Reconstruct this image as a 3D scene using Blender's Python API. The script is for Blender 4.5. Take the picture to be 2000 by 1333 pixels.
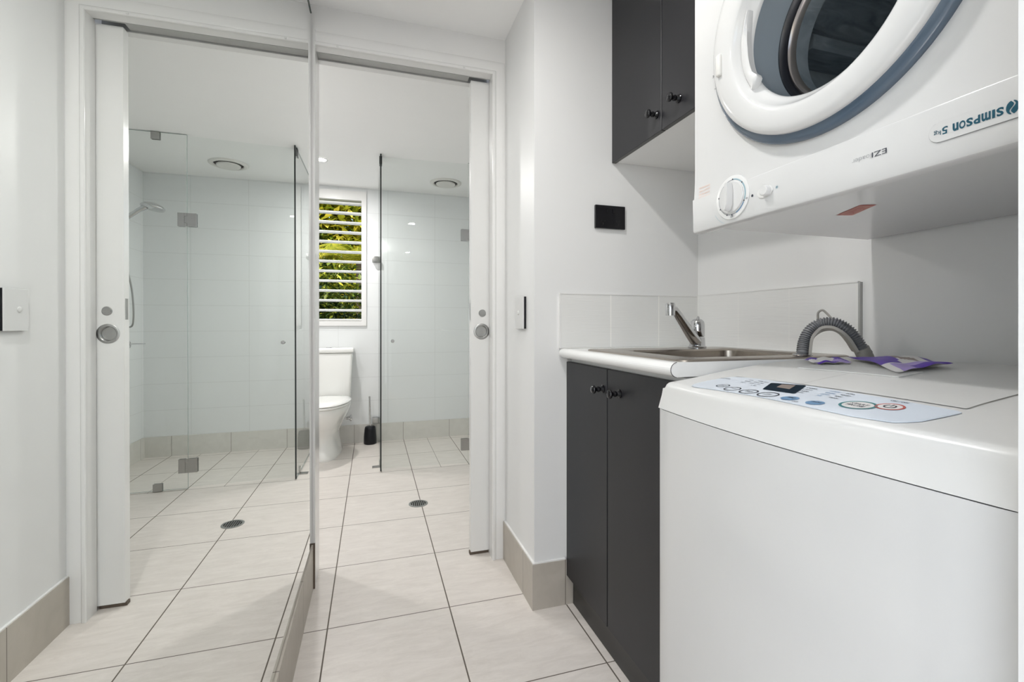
import bpy, bmesh, math, random
from mathutils import Vector, Matrix

for _o in list(bpy.data.objects):
    bpy.data.objects.remove(_o, do_unlink=True)
SC = bpy.context.scene
COL = SC.collection
PI = math.pi

# ------------------------------------------------------------------ camera
F_PX, CX, HOR, YAW = 896.0, 1000.0, 634.4, math.radians(16.95)
cam = bpy.data.cameras.new('camera')
cam.sensor_width = 36.0
cam.lens = 36.0 * F_PX / 2000.0
cam.shift_y = -(666.5 - HOR) / 2000.0
cam.clip_start = 0.02
cam_ob = bpy.data.objects.new('camera', cam)
COL.objects.link(cam_ob)
cam_ob.location = (0, 0, 1.0)
cam_ob.rotation_euler = (PI / 2, 0, -YAW)
SC.camera = cam_ob

# ------------------------------------------------------------------ world, sun, exposure
SC.view_settings.view_transform = 'Standard'
SC.view_settings.look = 'None'
SC.view_settings.gamma = 1.0
SC.view_settings.use_curve_mapping = False
SC.view_settings.exposure = 0.03
W = bpy.data.worlds.new('world')
SC.world = W
W.use_nodes = True
_nt = W.node_tree
_nt.nodes.clear()
_sky = _nt.nodes.new('ShaderNodeTexSky')
_sky.sky_type = 'NISHITA'
_sky.sun_disc = False
_sky.sun_elevation = math.radians(50)
_sky.sun_rotation = math.radians(180)
_bg = _nt.nodes.new('ShaderNodeBackground')
_bg.inputs[1].default_value = 0.35
_wo = _nt.nodes.new('ShaderNodeOutputWorld')
_nt.links.new(_sky.outputs[0], _bg.inputs[0])
_nt.links.new(_bg.outputs[0], _wo.inputs[0])

def add_light(name, kind, loc, energy, rot=(0, 0, 0), size=0.1, size_y=None, color=(1, 1, 1), spread=None):
    l = bpy.data.lights.new(name, kind)
    l.energy = energy
    l.color = color
    if kind == 'AREA':
        l.size = size
        if size_y:
            l.shape = 'RECTANGLE'
            l.size_y = size_y
        else:
            l.shape = 'DISK'
        if spread:
            l.spread = spread
    o = bpy.data.objects.new(name, l)
    o.location = loc
    o.rotation_euler = rot
    COL.objects.link(o)
    return o

sun = add_light('sun', 'SUN', (0, 0, 8), 7.0, rot=(math.radians(-38), math.radians(12), 0), color=(1, .95, .85))
sun.data.angle = math.radians(0.6)
sun.rotation_euler = (math.radians(36), math.radians(-12), 0)
# added fill lamp in an invented opening of the left wall, behind the camera
add_light('side_fill_lamp', 'AREA', (-0.33, -0.74, 1.06), 12, rot=(PI / 2, 0, -PI / 2), size=1.25, size_y=2.05, color=(.98, .99, 1))
cy = SC.cycles
cy.use_denoising = True
cy.max_bounces = 14
cy.diffuse_bounces = 7
cy.glossy_bounces = 6
cy.transmission_bounces = 8
cy.transparent_max_bounces = 24
cy.sample_clamp_indirect = 20.0
cy.blur_glossy = 0.3

# ------------------------------------------------------------------ materials
def new_mat(name):
    m = bpy.data.materials.new(name)
    m.use_nodes = True
    return m, m.node_tree, m.node_tree.nodes['Principled BSDF']

def mat(name, col, rough=0.5, metal=0.0, noise=0.0, nscale=30.0, bump=0.0, coat=0.0, spec=0.5, emit=None, aniso=None):
    m, nt, b = new_mat(name)
    b.inputs['Base Color'].default_value = (*col, 1)
    b.inputs['Roughness'].default_value = rough
    b.inputs['Metallic'].default_value = metal
    b.inputs['Specular IOR Level'].default_value = spec
    b.inputs['Coat Weight'].default_value = coat
    b.inputs['Coat Roughness'].default_value = 0.08
    if emit:
        b.inputs['Emission Color'].default_value = (*emit[0], 1)
        b.inputs['Emission Strength'].default_value = emit[1]
    tc = nt.nodes.new('ShaderNodeTexCoord')
    ns = nt.nodes.new('ShaderNodeTexNoise')
    ns.inputs['Scale'].default_value = nscale
    ns.inputs['Detail'].default_value = 4
    if aniso:
        mp = nt.nodes.new('ShaderNodeMapping')
        mp.inputs['Scale'].default_value = aniso
        nt.links.new(tc.outputs['Object'], mp.inputs[0])
        nt.links.new(mp.outputs[0], ns.inputs[0])
    else:
        nt.links.new(tc.outputs['Object'], ns.inputs[0])
    if noise > 0:
        mx = nt.nodes.new('ShaderNodeMix')
        mx.data_type = 'RGBA'
        mx.inputs['A'].default_value = (*[max(0, c * (1 - noise)) for c in col], 1)
        mx.inputs['B'].default_value = (*[min(1, c * (1 + noise)) for c in col], 1)
        nt.links.new(ns.outputs['Fac'], mx.inputs['Factor'])
        nt.links.new(mx.outputs['Result'], b.inputs['Base Color'])
    if bump > 0:
        bp = nt.nodes.new('ShaderNodeBump')
        bp.inputs['Strength'].default_value = bump
        bp.inputs['Distance'].default_value = 0.002
        nt.links.new(ns.outputs['Fac'], bp.inputs['Height'])
        nt.links.new(bp.outputs[0], b.inputs['Normal'])
    return m

class NB:
    """tiny node-building helper"""
    def __init__(s, nt):
        s.nt = nt
    def n(s, t, **kw):
        x = s.nt.nodes.new(t)
        for k, v in kw.items():
            setattr(x, k, v)
        return x
    def math(s, op, a, b=None, c=None):
        x = s.n('ShaderNodeMath', operation=op)
        for i, v in enumerate((a, b, c)):
            if v is None:
                continue
            if isinstance(v, (int, float)):
                x.inputs[i].default_value = v
            else:
                s.nt.links.new(v, x.inputs[i])
        return x.outputs[0]
    def mix(s, f, a, b):
        x = s.n('ShaderNodeMix', data_type='RGBA')
        for k, v in (('Factor', f), ('A', a), ('B', b)):
            if isinstance(v, tuple):
                x.inputs[k].default_value = (*v, 1)
            elif isinstance(v, (int, float)):
                x.inputs[k].default_value = v
            else:
                s.nt.links.new(v, x.inputs[k])
        return x.outputs['Result']
    def line(s, coord, origin, pitch, width):
        """1 inside a joint line of the given width, every pitch"""
        a = s.math('SUBTRACT', coord, origin)
        a = s.math('DIVIDE', a, pitch)
        a = s.math('FRACT', a)
        d = s.math('ABSOLUTE', s.math('SUBTRACT', a, 0.5))
        return s.math('GREATER_THAN', d, 0.5 - width / pitch / 2)

def tile_floor():
    m, nt, b = new_mat('floor_tile')
    N = NB(nt)
    tc = N.n('ShaderNodeTexCoord')
    sp = N.n('ShaderNodeSeparateXYZ')
    nt.links.new(tc.outputs['Object'], sp.inputs[0])
    lx = N.line(sp.outputs[0], -0.1405, 0.402, 0.0044)
    ly = N.line(sp.outputs[1], 1.617, 0.402, 0.0034)
    # extra joints of the smaller shower tiles
    inx = N.math('MULTIPLY', N.math('GREATER_THAN', sp.outputs[0], 0.06), N.math('GREATER_THAN', sp.outputs[1], 3.225))
    l2 = N.math('MULTIPLY', N.line(sp.outputs[0], 0.0605, 0.201, 0.0026), inx)
    g = N.math('MAXIMUM', N.math('MAXIMUM', lx, ly), l2)
    mp = N.n('ShaderNodeMapping')
    mp.inputs['Rotation'].default_value = (0, 0, 0.5)
    mp.inputs['Scale'].default_value = (3.5, 15, 1)
    nt.links.new(tc.outputs['Object'], mp.inputs[0])
    n1 = N.n('ShaderNodeTexNoise')
    n1.inputs['Scale'].default_value = 2.2
    n1.inputs['Detail'].default_value = 9
    n1.inputs['Roughness'].default_value = 0.78
    n1.inputs['Distortion'].default_value = 0.6
    nt.links.new(mp.outputs[0], n1.inputs[0])
    n2 = N.n('ShaderNodeTexNoise')
    n2.inputs['Scale'].default_value = 3.0
    nt.links.new(tc.outputs['Object'], n2.inputs[0])
    # per-tile tone
    wn = N.n('ShaderNodeTexWhiteNoise', noise_dimensions='2D')
    cb = N.n('ShaderNodeCombineXYZ')
    nt.links.new(N.math('FLOOR', N.math('DIVIDE', N.math('SUBTRACT', sp.outputs[0], -0.1405), 0.402)), cb.inputs[0])
    nt.links.new(N.math('FLOOR', N.math('DIVIDE', N.math('SUBTRACT', sp.outputs[1], 1.617), 0.402)), cb.inputs[1])
    nt.links.new(cb.outputs[0], wn.inputs['Vector'])
    base = N.mix(n1.outputs[0], (0.44, 0.395, 0.355), (0.86, 0.815, 0.775))
    base = N.mix(N.math('MULTIPLY', n2.outputs[0], 0.22), base, (0.75, 0.71, 0.67))
    base = N.mix(N.math('MULTIPLY', wn.outputs['Value'], 0.10), base, (0.61, 0.565, 0.515))
    colr = N.mix(g, base, (0.12, 0.10, 0.08))
    nt.links.new(colr, b.inputs['Base Color'])
    nt.links.new(N.math('ADD', N.math('MULTIPLY', g, 0.4), N.math('ADD', 0.30, N.math('MULTIPLY', n1.outputs[0], 0.15))), b.inputs['Roughness'])
    bp = N.n('ShaderNodeBump')
    bp.inputs['Strength'].default_value = 0.35
    bp.inputs['Distance'].default_value = 0.002
    h = N.math('SUBTRACT', N.math('MULTIPLY', n1.outputs[0], 0.35), g)
    nt.links.new(h, bp.inputs['Height'])
    nt.links.new(bp.outputs[0], b.inputs['Normal'])
    return m

def skirting_tile(axis, origin, name, k=1.0, lo=(0.39, 0.355, 0.305), hi=(0.50, 0.46, 0.405)):
    m, nt, b = new_mat(name)
    N = NB(nt)
    tc = N.n('ShaderNodeTexCoord')
    sp = N.n('ShaderNodeSeparateXYZ')
    nt.links.new(tc.outputs['Object'], sp.inputs[0])
    l = N.line(sp.outputs[axis], origin, 0.402, 0.0025)
    n1 = N.n('ShaderNodeTexNoise')
    n1.inputs['Scale'].default_value = 14
    n1.inputs['Detail'].default_value = 6
    n1.inputs['Distortion'].default_value = 1.0
    nt.links.new(tc.outputs['Object'], n1.inputs[0])
    base = N.mix(n1.outputs[0], tuple(c * k for c in lo), tuple(c * k for c in hi))
    nt.links.new(N.mix(l, base, (0.13, 0.11, 0.09)), b.inputs['Base Color'])
    b.inputs['Roughness'].default_value = 0.42
    return m

def wall_tiles(name, ax, ox, px, oz, pz, col, grout, gw, gloss=0.25, ripple=0.0, skx=1):
    m, nt, b = new_mat(name)
    N = NB(nt)
    tc = N.n('ShaderNodeTexCoord')
    sp = N.n('ShaderNodeSeparateXYZ')
    nt.links.new(tc.outputs['Object'], sp.inputs[0])
    u = sp.outputs[ax]
    l1 = N.line(u, ox, px, gw)
    l2 = N.line(sp.outputs[2], oz, pz, gw)
    g = N.math('MAXIMUM', l1, l2)
    nt.links.new(N.mix(g, col, grout), b.inputs['Base Color'])
    b.inputs['Roughness'].default_value = gloss
    bp = N.n('ShaderNodeBump')
    bp.inputs['Distance'].default_value = 0.002
    bp.inputs['Strength'].default_value = 0.5
    h = N.math('MULTIPLY', g, -0.8)
    mp = N.n('ShaderNodeMapping')
    mp.inputs['Scale'].default_value = (6, 6, 90) if ripple else (2, 2, 2)
    nt.links.new(tc.outputs['Object'], mp.inputs[0])
    nz = N.n('ShaderNodeTexNoise')
    nz.inputs['Scale'].default_value = 2.0
    nz.inputs['Detail'].default_value = 3
    nt.links.new(mp.outputs[0], nz.inputs[0])
    h = N.math('ADD', h, N.math('MULTIPLY', nz.outputs[0], ripple if ripple else 0.15))
    nt.links.new(h, bp.inputs['Height'])
    nt.links.new(bp.outputs[0], b.inputs['Normal'])
    return m

def glass_sheet(name, tint=(0.968, 0.978, 0.973)):
    m = bpy.data.materials.new(name)
    m.use_nodes = True
    nt = m.node_tree
    nt.nodes.clear()
    N = NB(nt)
    t = N.n('ShaderNodeBsdfTransparent')
    t.inputs[0].default_value = (*tint, 1)
    g = N.n('ShaderNodeBsdfGlossy')
    g.inputs['Roughness'].default_value = 0.0
    fr = N.n('ShaderNodeFresnel')
    fr.inputs[0].default_value = 1.5
    mx = N.n('ShaderNodeMixShader')
    geo = N.n('ShaderNodeNewGeometry')
    f = N.math('MULTIPLY', fr.outputs[0], N.math('SUBTRACT', 1.0, geo.outputs['Backfacing']))
    nt.links.new(f, mx.inputs[0])
    nt.links.new(t.outputs[0], mx.inputs[1])
    nt.links.new(g.outputs[0], mx.inputs[2])
    o = N.n('ShaderNodeOutputMaterial')
    nt.links.new(mx.outputs[0], o.inputs[0])
    return m

M = {}
M['paint'] = mat('wall_paint', (0.745, 0.745, 0.74), 0.42, noise=0.01, nscale=8, bump=0.02)
M['ceiling'] = mat('ceiling_paint', (0.87, 0.87, 0.865), 0.7, noise=0.01, nscale=8)
M['gloss'] = mat('gloss_trim_paint', (0.745, 0.74, 0.73), 0.16, noise=0.012, nscale=20, bump=0.04)
M['door'] = mat('door_paint', (0.74, 0.738, 0.725), 0.22, noise=0.012, nscale=20, bump=0.04)
M['floor'] = tile_floor()
M['skirtY'] = skirting_tile(1, 1.617, 'skirting_tile_along')
M['skirtX'] = skirting_tile(0, 0.2575, 'skirting_tile_across')
M['skirtYlit'] = skirting_tile(1, 1.617, 'bathroom_lit_skirting_along', 1.0, (0.55, 0.535, 0.50), (0.68, 0.665, 0.63))  # same skirting tile made paler: brighter bathroom lighting put into the colour
M['skirtXlit'] = skirting_tile(0, 0.2575, 'bathroom_lit_skirting_across', 1.0, (0.55, 0.535, 0.50), (0.68, 0.665, 0.63))  # lit copy too, bathroom light painted into the tile tone
M['bath'] = wall_tiles('bathroom_wall_tile', 0, 0.1305, 0.402, 0.152, 0.2, (0.73, 0.745, 0.75), (0.61, 0.62, 0.62), 0.0025, 0.12)
M['bathY'] = wall_tiles('bathroom_side_wall_tile', 1, 0.05, 0.402, 0.152, 0.2, (0.73, 0.745, 0.75), (0.61, 0.62, 0.62), 0.0025, 0.12)
M['splashX'] = wall_tiles('splashback_tile_far', 0, 0.842, 0.2045, 0.9155, 0.2, (0.72, 0.72, 0.705), (0.86, 0.85, 0.82), 0.004, 0.35, ripple=0.6)
M['splashY'] = wall_tiles('splashback_tile_back', 1, 1.0985, 0.2045, 0.9155, 0.2, (0.735, 0.735, 0.725), (0.775, 0.77, 0.75), 0.0025, 0.35, ripple=0.6)
M['glass'] = glass_sheet('clear_glass')
M['glass_edge'] = mat('glass_edge', (0.20, 0.27, 0.25), 0.15, noise=0.2)
M['seal_strip'] = mat('dark_edge_seal', (0.012, 0.016, 0.016), 0.3, noise=0.1)
M['mirror'] = mat('mirror_silver', (0.925, 0.945, 0.93), 0.0, 1.0)
M['mirror_edge'] = mat('mirror_edge', (0.12, 0.14, 0.13), 0.2, 0.6)
M['white'] = mat('white_enamel', (0.645, 0.645, 0.64), 0.16, noise=0.006, nscale=40, coat=0.25)
M['plastic'] = mat('white_plastic', (0.66, 0.658, 0.645), 0.3, noise=0.01, nscale=40)
M['plastic2'] = mat('soft_white_plastic', (0.72, 0.72, 0.71), 0.28, noise=0.01, nscale=40)
M['ceramic'] = mat('white_ceramic', (0.84, 0.84, 0.82), 0.08, noise=0.005, coat=0.4)
M['charcoal'] = mat('charcoal_laminate', (0.015, 0.0148, 0.018), 0.45, noise=0.06, nscale=60)
M['charcoal_edge'] = mat('charcoal_edge', (0.075, 0.075, 0.072), 0.4, noise=0.05)
M['black'] = mat('black_plastic', (0.007, 0.007, 0.010), 0.35, noise=0.1, spec=0.3)
M['blackgloss'] = mat('black_gloss', (0.006, 0.006, 0.008), 0.10, noise=0.1)
M['matblack'] = mat('black_shadow_gap', (0.012, 0.011, 0.010), 0.7, noise=0.1)
M['kick'] = mat('black_kickboard', (0.016, 0.015, 0.014), 0.35, noise=0.08)
M['bench'] = mat('white_laminate', (0.82, 0.82, 0.81), 0.22, noise=0.008)
M['chrome'] = mat('chrome', (0.62, 0.62, 0.63), 0.05, 1.0, noise=0.02)
M['satin'] = mat('satin_chrome', (0.42, 0.42, 0.41), 0.28, 1.0, noise=0.05, nscale=80)
M['steel'] = mat('brushed_steel', (0.42, 0.375, 0.33), 0.26, 1.0, noise=0.08, nscale=20, aniso=(2, 60, 2))
M['alu'] = mat('grey_aluminium_track', (0.42, 0.42, 0.41), 0.5, 0.2, noise=0.08)
M['slat'] = mat('white_slat', (0.86, 0.86, 0.84), 0.35, noise=0.01)
M['vane'] = mat('vent_plastic', (0.70, 0.69, 0.66), 0.5, noise=0.02)
M['greyhose'] = mat('grey_hose_plastic', (0.17, 0.175, 0.185), 0.3, noise=0.05)
M['greyclip'] = mat('grey_hook_plastic', (0.33, 0.315, 0.29), 0.45, noise=0.03)
M['panel'] = mat('pale_blue_control_panel', (0.66, 0.72, 0.80), 0.22, noise=0.03, nscale=6)
M['ink'] = mat('dark_print', (0.03, 0.035, 0.05), 0.5, noise=0.05)
M['inkgrey'] = mat('grey_print', (0.33, 0.34, 0.35), 0.5, noise=0.05)
M['inkblue'] = mat('steel_blue_print', (0.12, 0.25, 0.42), 0.4, noise=0.05)
M['inkteal'] = mat('teal_print', (0.02, 0.19, 0.20), 0.4, noise=0.05)
M['inkpale'] = mat('pale_blue_print', (0.30, 0.44, 0.50), 0.4, noise=0.05)
M['inkred'] = mat('red_print', (0.50, 0.10, 0.08), 0.4, noise=0.05)
M['pinkred'] = mat('faded_red_label', (0.55, 0.26, 0.21), 0.5, noise=0.05)
M['seamgrey'] = mat('lid_shadow_gap', (0.48, 0.47, 0.45), 0.6, noise=0.05)
M['joint'] = mat('brown_joint', (0.10, 0.075, 0.055), 0.6, noise=0.1)
M['orange'] = mat('faint_orange_print', (0.74, 0.50, 0.40), 0.5, noise=0.03)
M['logo'] = mat('dark_teal_logo', (0.012, 0.085, 0.13), 0.3, noise=0.05)
M['display'] = mat('dark_display', (0.008, 0.018, 0.030), 0.6, noise=0.1, spec=0.05)
M['lcd'] = mat('display_window', (0.24, 0.19, 0.165), 0.4, noise=0.05, spec=0.2)
M['bluegrey'] = mat('smoky_blue_plastic', (0.085, 0.12, 0.165), 0.14, noise=0.06, nscale=10, coat=0.3)
M['cone'] = mat('pale_smoky_plastic', (0.33, 0.38, 0.42), 0.16, noise=0.06, nscale=8, coat=0.3)
M['seal'] = mat('dark_seal', (0.010, 0.011, 0.016), 0.25, noise=0.1)
M['bronze'] = mat('tinted_rim', (0.23, 0.21, 0.20), 0.15, 0.6, noise=0.1)
M['purple'] = mat('purple_film', (0.10, 0.035, 0.40), 0.42, noise=0.12, nscale=25, spec=0.2)
M['lilac'] = mat('lilac_film', (0.40, 0.30, 0.66), 0.4, noise=0.05, spec=0.25)
M['packwhite'] = mat('white_film', (0.72, 0.70, 0.69), 0.28, noise=0.03)
M['brownprint'] = mat('brown_print', (0.25, 0.18, 0.15), 0.4, noise=0.25, nscale=60)
M['black_rubber'] = mat('black_rubber', (0.02, 0.02, 0.02), 0.6)
M['whitecable'] = mat('white_hose', (0.72, 0.72, 0.72), 0.3)
M['soil'] = mat('garden_soil', (0.07, 0.05, 0.03), 0.9, noise=0.4, nscale=6)
M['led'] = mat('downlight_lens', (0.9, 0.9, 0.9), 0.4, emit=((1, 0.985, 0.95), 26))
M['bark'] = mat('bark', (0.10, 0.07, 0.045), 0.9, noise=0.4, nscale=20)

def leaf_mat(name, c1, c2, c3):
    m, nt, b = new_mat(name)
    N = NB(nt)
    geo = N.n('ShaderNodeNewGeometry')
    r = N.n('ShaderNodeValToRGB')
    e = r.color_ramp.elements
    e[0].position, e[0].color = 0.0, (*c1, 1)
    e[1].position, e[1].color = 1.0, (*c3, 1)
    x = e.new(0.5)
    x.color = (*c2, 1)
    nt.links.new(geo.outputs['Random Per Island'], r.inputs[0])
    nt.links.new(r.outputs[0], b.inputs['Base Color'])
    b.inputs['Roughness'].default_value = 0.5
    b.inputs['Transmission Weight'].default_value = 0.0
    tr = N.n('ShaderNodeBsdfTranslucent')
    nt.links.new(r.outputs[0], tr.inputs[0])
    mx = N.n('ShaderNodeMixShader')
    mx.inputs[0].default_value = 0.35
    nt.links.new(b.outputs[0], mx.inputs[1])
    nt.links.new(tr.outputs[0], mx.inputs[2])
    nt.links.new(mx.outputs[0], nt.nodes['Material Output'].inputs[0])
    return m
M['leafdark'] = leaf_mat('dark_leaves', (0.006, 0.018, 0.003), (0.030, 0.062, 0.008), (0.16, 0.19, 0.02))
M['leafbright'] = leaf_mat('bright_leaves', (0.10, 0.17, 0.01), (0.45, 0.45, 0.03), (0.75, 0.62, 0.08))
M['leafmid'] = leaf_mat('mid_leaves', (0.012, 0.03, 0.004), (0.10, 0.15, 0.012), (0.62, 0.62, 0.07))
M['palm'] = leaf_mat('palm_leaflets', (0.12, 0.18, 0.01), (0.42, 0.42, 0.02), (0.72, 0.60, 0.07))

def drum_mat():
    m, nt, b = new_mat('drum_metal')
    N = NB(nt)
    tc = N.n('ShaderNodeTexCoord')
    mp = N.n('ShaderNodeMapping')
    mp.inputs['Scale'].default_value = (8, 60, 8)
    mp.inputs['Rotation'].default_value = (0.6, 0, 0)
    nt.links.new(tc.outputs['Object'], mp.inputs[0])
    nz = N.n('ShaderNodeTexNoise')
    nz.inputs['Scale'].default_value = 1.0
    nz.inputs['Detail'].default_value = 5
    nz.inputs['Distortion'].default_value = 1.5
    nt.links.new(mp.outputs[0], nz.inputs[0])
    nt.links.new(N.mix(nz.outputs[0], (0.04, 0.07, 0.11), (0.62, 0.68, 0.72)), b.inputs['Base Color'])
    b.inputs['Metallic'].default_value = 0.35
    b.inputs['Roughness'].default_value = 0.32
    bp = N.n('ShaderNodeBump')
    bp.inputs['Strength'].default_value = 0.6
    bp.inputs['Distance'].default_value = 0.004
    nt.links.new(nz.outputs[0], bp.inputs['Height'])
    nt.links.new(bp.outputs[0], b.inputs['Normal'])
    return m
M['drum'] = drum_mat()

# ------------------------------------------------------------------ geometry helpers
def box(bm, x0, x1, y0, y1, z0, z1, mi=0):
    vs = [bm.verts.new((x, y, z)) for x in (x0, x1) for y in (y0, y1) for z in (z0, z1)]
    fs = [(0, 1, 3, 2), (4, 6, 7, 5), (0, 4, 5, 1), (2, 3, 7, 6), (0, 2, 6, 4), (1, 5, 7, 3)]
    out = []
    for f in fs:
        fc = bm.faces.new([vs[i] for i in f])
        fc.material_index = mi
        out.append(fc)
    return out

def B(*boxes):
    bm = bmesh.new()
    for b in boxes:
        box(bm, *b)
    return bm

def bev(bm, w, seg=2):
    bmesh.ops.bevel(bm, geom=list(bm.edges), offset=w, segments=seg, affect='EDGES', profile=0.5, clamp_overlap=True)
    return bm

def frame_of(d):
    d = Vector(d).normalized()
    a = Vector((0, 0, 1)) if abs(d.z) < 0.9 else Vector((1, 0, 0))
    u = a.cross(d).normalized()
    return d, u, d.cross(u)

def lathe(bm, prof, c, axis=(0, 0, 1), seg=32, mi=0, cap0=True, cap1=True):
    """prof: list of (radius, distance along axis)"""
    d, u, v = frame_of(axis)
    c = Vector(c)
    rings = []
    for r, h in prof:
        if r < 1e-6:
            rings.append([bm.verts.new(c + d * h)])
        else:
            rings.append([bm.verts.new(c + d * h + (u * math.cos(2 * PI * i / seg) + v * math.sin(2 * PI * i / seg)) * r) for i in range(seg)])
    for a, b in zip(rings[:-1], rings[1:]):
        for i in range(seg):
            j = (i + 1) % seg
            if len(a) == 1 and len(b) == 1:
                continue
            if len(a) == 1:
                f = bm.faces.new((a[0], b[i], b[j]))
            elif len(b) == 1:
                f = bm.faces.new((a[i], b[0], a[j]))
            else:
                f = bm.faces.new((a[i], b[i], b[j], a[j]))
            f.material_index = mi
    if cap0 and len(rings[0]) > 1:
        bm.faces.new(rings[0][::-1]).material_index = mi
    if cap1 and len(rings[-1]) > 1:
        bm.faces.new(rings[-1]).material_index = mi
    return bm

def tube(bm, pts, r, seg=12, mi=0, closed=False):
    pts = [Vector(p) for p in pts]
    n = len(pts)
    rr = r if isinstance(r, (list, tuple)) else [r] * n
    d0 = (pts[1] - pts[0]).normalized()
    _, u, v = frame_of(d0)
    rings = []
    for i, p in enumerate(pts):
        if closed:
            d = (pts[(i + 1) % n] - pts[i - 1]).normalized()
        else:
            d = (pts[min(i + 1, n - 1)] - pts[max(i - 1, 0)]).normalized()
        u = (u - d * u.dot(d)).normalized()
        v = d.cross(u)
        rings.append([bm.verts.new(p + (u * math.cos(2 * PI * k / seg) + v * math.sin(2 * PI * k / seg)) * rr[i]) for k in range(seg)])
    pairs = list(zip(rings[:-1], rings[1:]))
    if closed:
        pairs.append((rings[-1], rings[0]))
    for a, b in pairs:
        for k in range(seg):
            j = (k + 1) % seg
            bm.faces.new((a[k], a[j], b[j], b[k])).material_index = mi
    if not closed:
        bm.faces.new(rings[0][::-1]).material_index = mi
        bm.faces.new(rings[-1]).material_index = mi
    return bm

def prism(bm, poly, o, u, v, w, depth, mi=0):
    """extrude 2-D polygon (list of (a,b)) placed at o + a*u + b*v by depth along w"""
    o, u, v, w = map(Vector, (o, u, v, w))
    lo = [bm.verts.new(o + u * a + v * b) for a, b in poly]
    hi = [bm.verts.new(o + u * a + v * b + w * depth) for a, b in poly]
    bm.faces.new(lo).material_index = mi
    bm.faces.new(hi[::-1]).material_index = mi
    n = len(poly)
    for i in range(n):
        j = (i + 1) % n
        bm.faces.new((lo[i], hi[i], hi[j], lo[j])).material_index = mi
    return bm

def catmull(pts, k=8):
    P = [Vector(p) for p in pts]
    P = [P[0] * 2 - P[1]] + P + [P[-1] * 2 - P[-2]]
    out = []
    for i in range(1, len(P) - 2):
        for j in range(k):
            t = j / k
            a, b, c, d = P[i - 1:i + 3]
            out.append(0.5 * ((2 * b) + (c - a) * t + (2 * a - 5 * b + 4 * c - d) * t * t + (3 * b - a - 3 * c + d) * t ** 3))
    out.append(P[-2])
    return out

def obj(name, bm, m, parent=None, smooth=False, angle=40):
    bmesh.ops.recalc_face_normals(bm, faces=bm.faces)
    me = bpy.data.meshes.new(name)
    bm.to_mesh(me)
    bm.free()
    for x in (m if isinstance(m, (list, tuple)) else [m]):
        me.materials.append(x)
    if smooth:
        me.polygons.foreach_set('use_smooth', [True] * len(me.polygons))
        if angle:
            me.set_sharp_from_angle(angle=math.radians(angle))
    o = bpy.data.objects.new(name, me)
    COL.objects.link(o)
    if parent:
        o.parent = parent
        o.matrix_parent_inverse = parent_world(parent).inverted()
    return o

def parent_world(p):
    mw = Matrix.Translation(p.location) @ p.rotation_euler.to_matrix().to_4x4()
    if p.parent:
        mw = parent_world(p.parent) @ p.matrix_parent_inverse @ mw
    return mw

def tag(o, label, cat, group=None, kind=None):
    o['label'] = label
    o['category'] = cat
    if group:
        o['group'] = group
    if kind:
        o['kind'] = kind
    return o

def thing(name, label, cat, loc=(0, 0, 0), group=None):
    o = bpy.data.objects.new(name, None)
    o.empty_display_size = 0.05
    COL.objects.link(o)
    o.location = loc
    return tag(o, label, cat, group)

def struct(name, bm, m, parent=None, label=None, smooth=False):
    o = obj(name, bm, m, parent, smooth)
    if not parent:
        o['kind'] = 'structure'
    if label:
        o['label'] = label
    return o

def text_into(bm, s, o, right, up, height, width=None, bold=0.0, mi=0, lift=0.0, lower_to_cap=False):
    """flat lettering; fitted to height (and width) along right/up from origin o (bottom-left)"""
    cu = bpy.data.curves.new('lettering', 'FONT')
    cu.body = s
    cu.size = 1.0
    cu.offset = bold
    cu.resolution_u = 3
    to = bpy.data.objects.new('lettering', cu)
    COL.objects.link(to)
    dg = bpy.context.evaluated_depsgraph_get()
    me = bpy.data.meshes.new_from_object(to.evaluated_get(dg))
    bpy.data.objects.remove(to, do_unlink=True)
    if not me.vertices:
        return
    xs = [v.co.x for v in me.vertices]
    ys = [v.co.y for v in me.vertices]
    x0, x1, y0, y1 = min(xs), max(xs), min(ys), max(ys)
    sy = height / (y1 - y0)
    sx = width / (x1 - x0) if width else sy
    o, right, up = Vector(o), Vector(right).normalized(), Vector(up).normalized()
    nrm = right.cross(up)
    vs = [bm.verts.new(o + right * ((v.co.x - x0) * sx) + up * ((v.co.y - y0) * sy) + nrm * lift) for v in me.vertices]
    for p in me.polygons:
        try:
            bm.faces.new([vs[i] for i in p.vertices]).material_index = mi
        except ValueError:
            pass
    bpy.data.meshes.remove(me)

# ================================================================== THE SETTING
HC, BC = 2.218, 2.16           # hall and bathroom ceiling heights
YW = 1.52                      # far wall of the laundry alcove
XB = 1.231                     # back wall of the alcove
YD0, YD1 = 1.889, 2.02          # wall with the sliding door
XJL, XJR = -0.207, 0.488       # the doorway
ZH = 2.063
YBK = 4.10                     # bathroom back wall
XR = 1.245                     # bathroom right wall
struct('floor', B((-1.35, 1.5, -2.7, 4.3, -0.1, 0)), M['floor'])
struct('ceiling', B((-0.45, 1.45, -2.7, YD0, HC, HC + 0.1)), M['ceiling'])
struct('ceiling_bathroom', B((-1.2, 1.45, YD1, 4.25, BC, BC + 0.16)), M['ceiling'])
struct('wall_left', B((-0.45, -0.245, -0.08, YD0, 0, HC), (-0.45, -0.245, -2.7, -1.40, 0, HC), (-0.45, -0.245, -1.40, -0.08, 2.15, HC)), M['paint'])  # gap behind the camera is made up to seat the side fill lamp
struct('wall_right', B((XB, 1.45, 0.262, YW, 0, HC), (0.556, 1.45, -2.7, 0.262, 0, HC)), M['paint'])
struct('wall_nib', B((0.545, 1.45, YW, YD0, 0, HC)), M['paint'])
struct('wall_back', B((-0.245, 0.556, -2.7, -2.62, 0, HC)), M['paint'])
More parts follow.
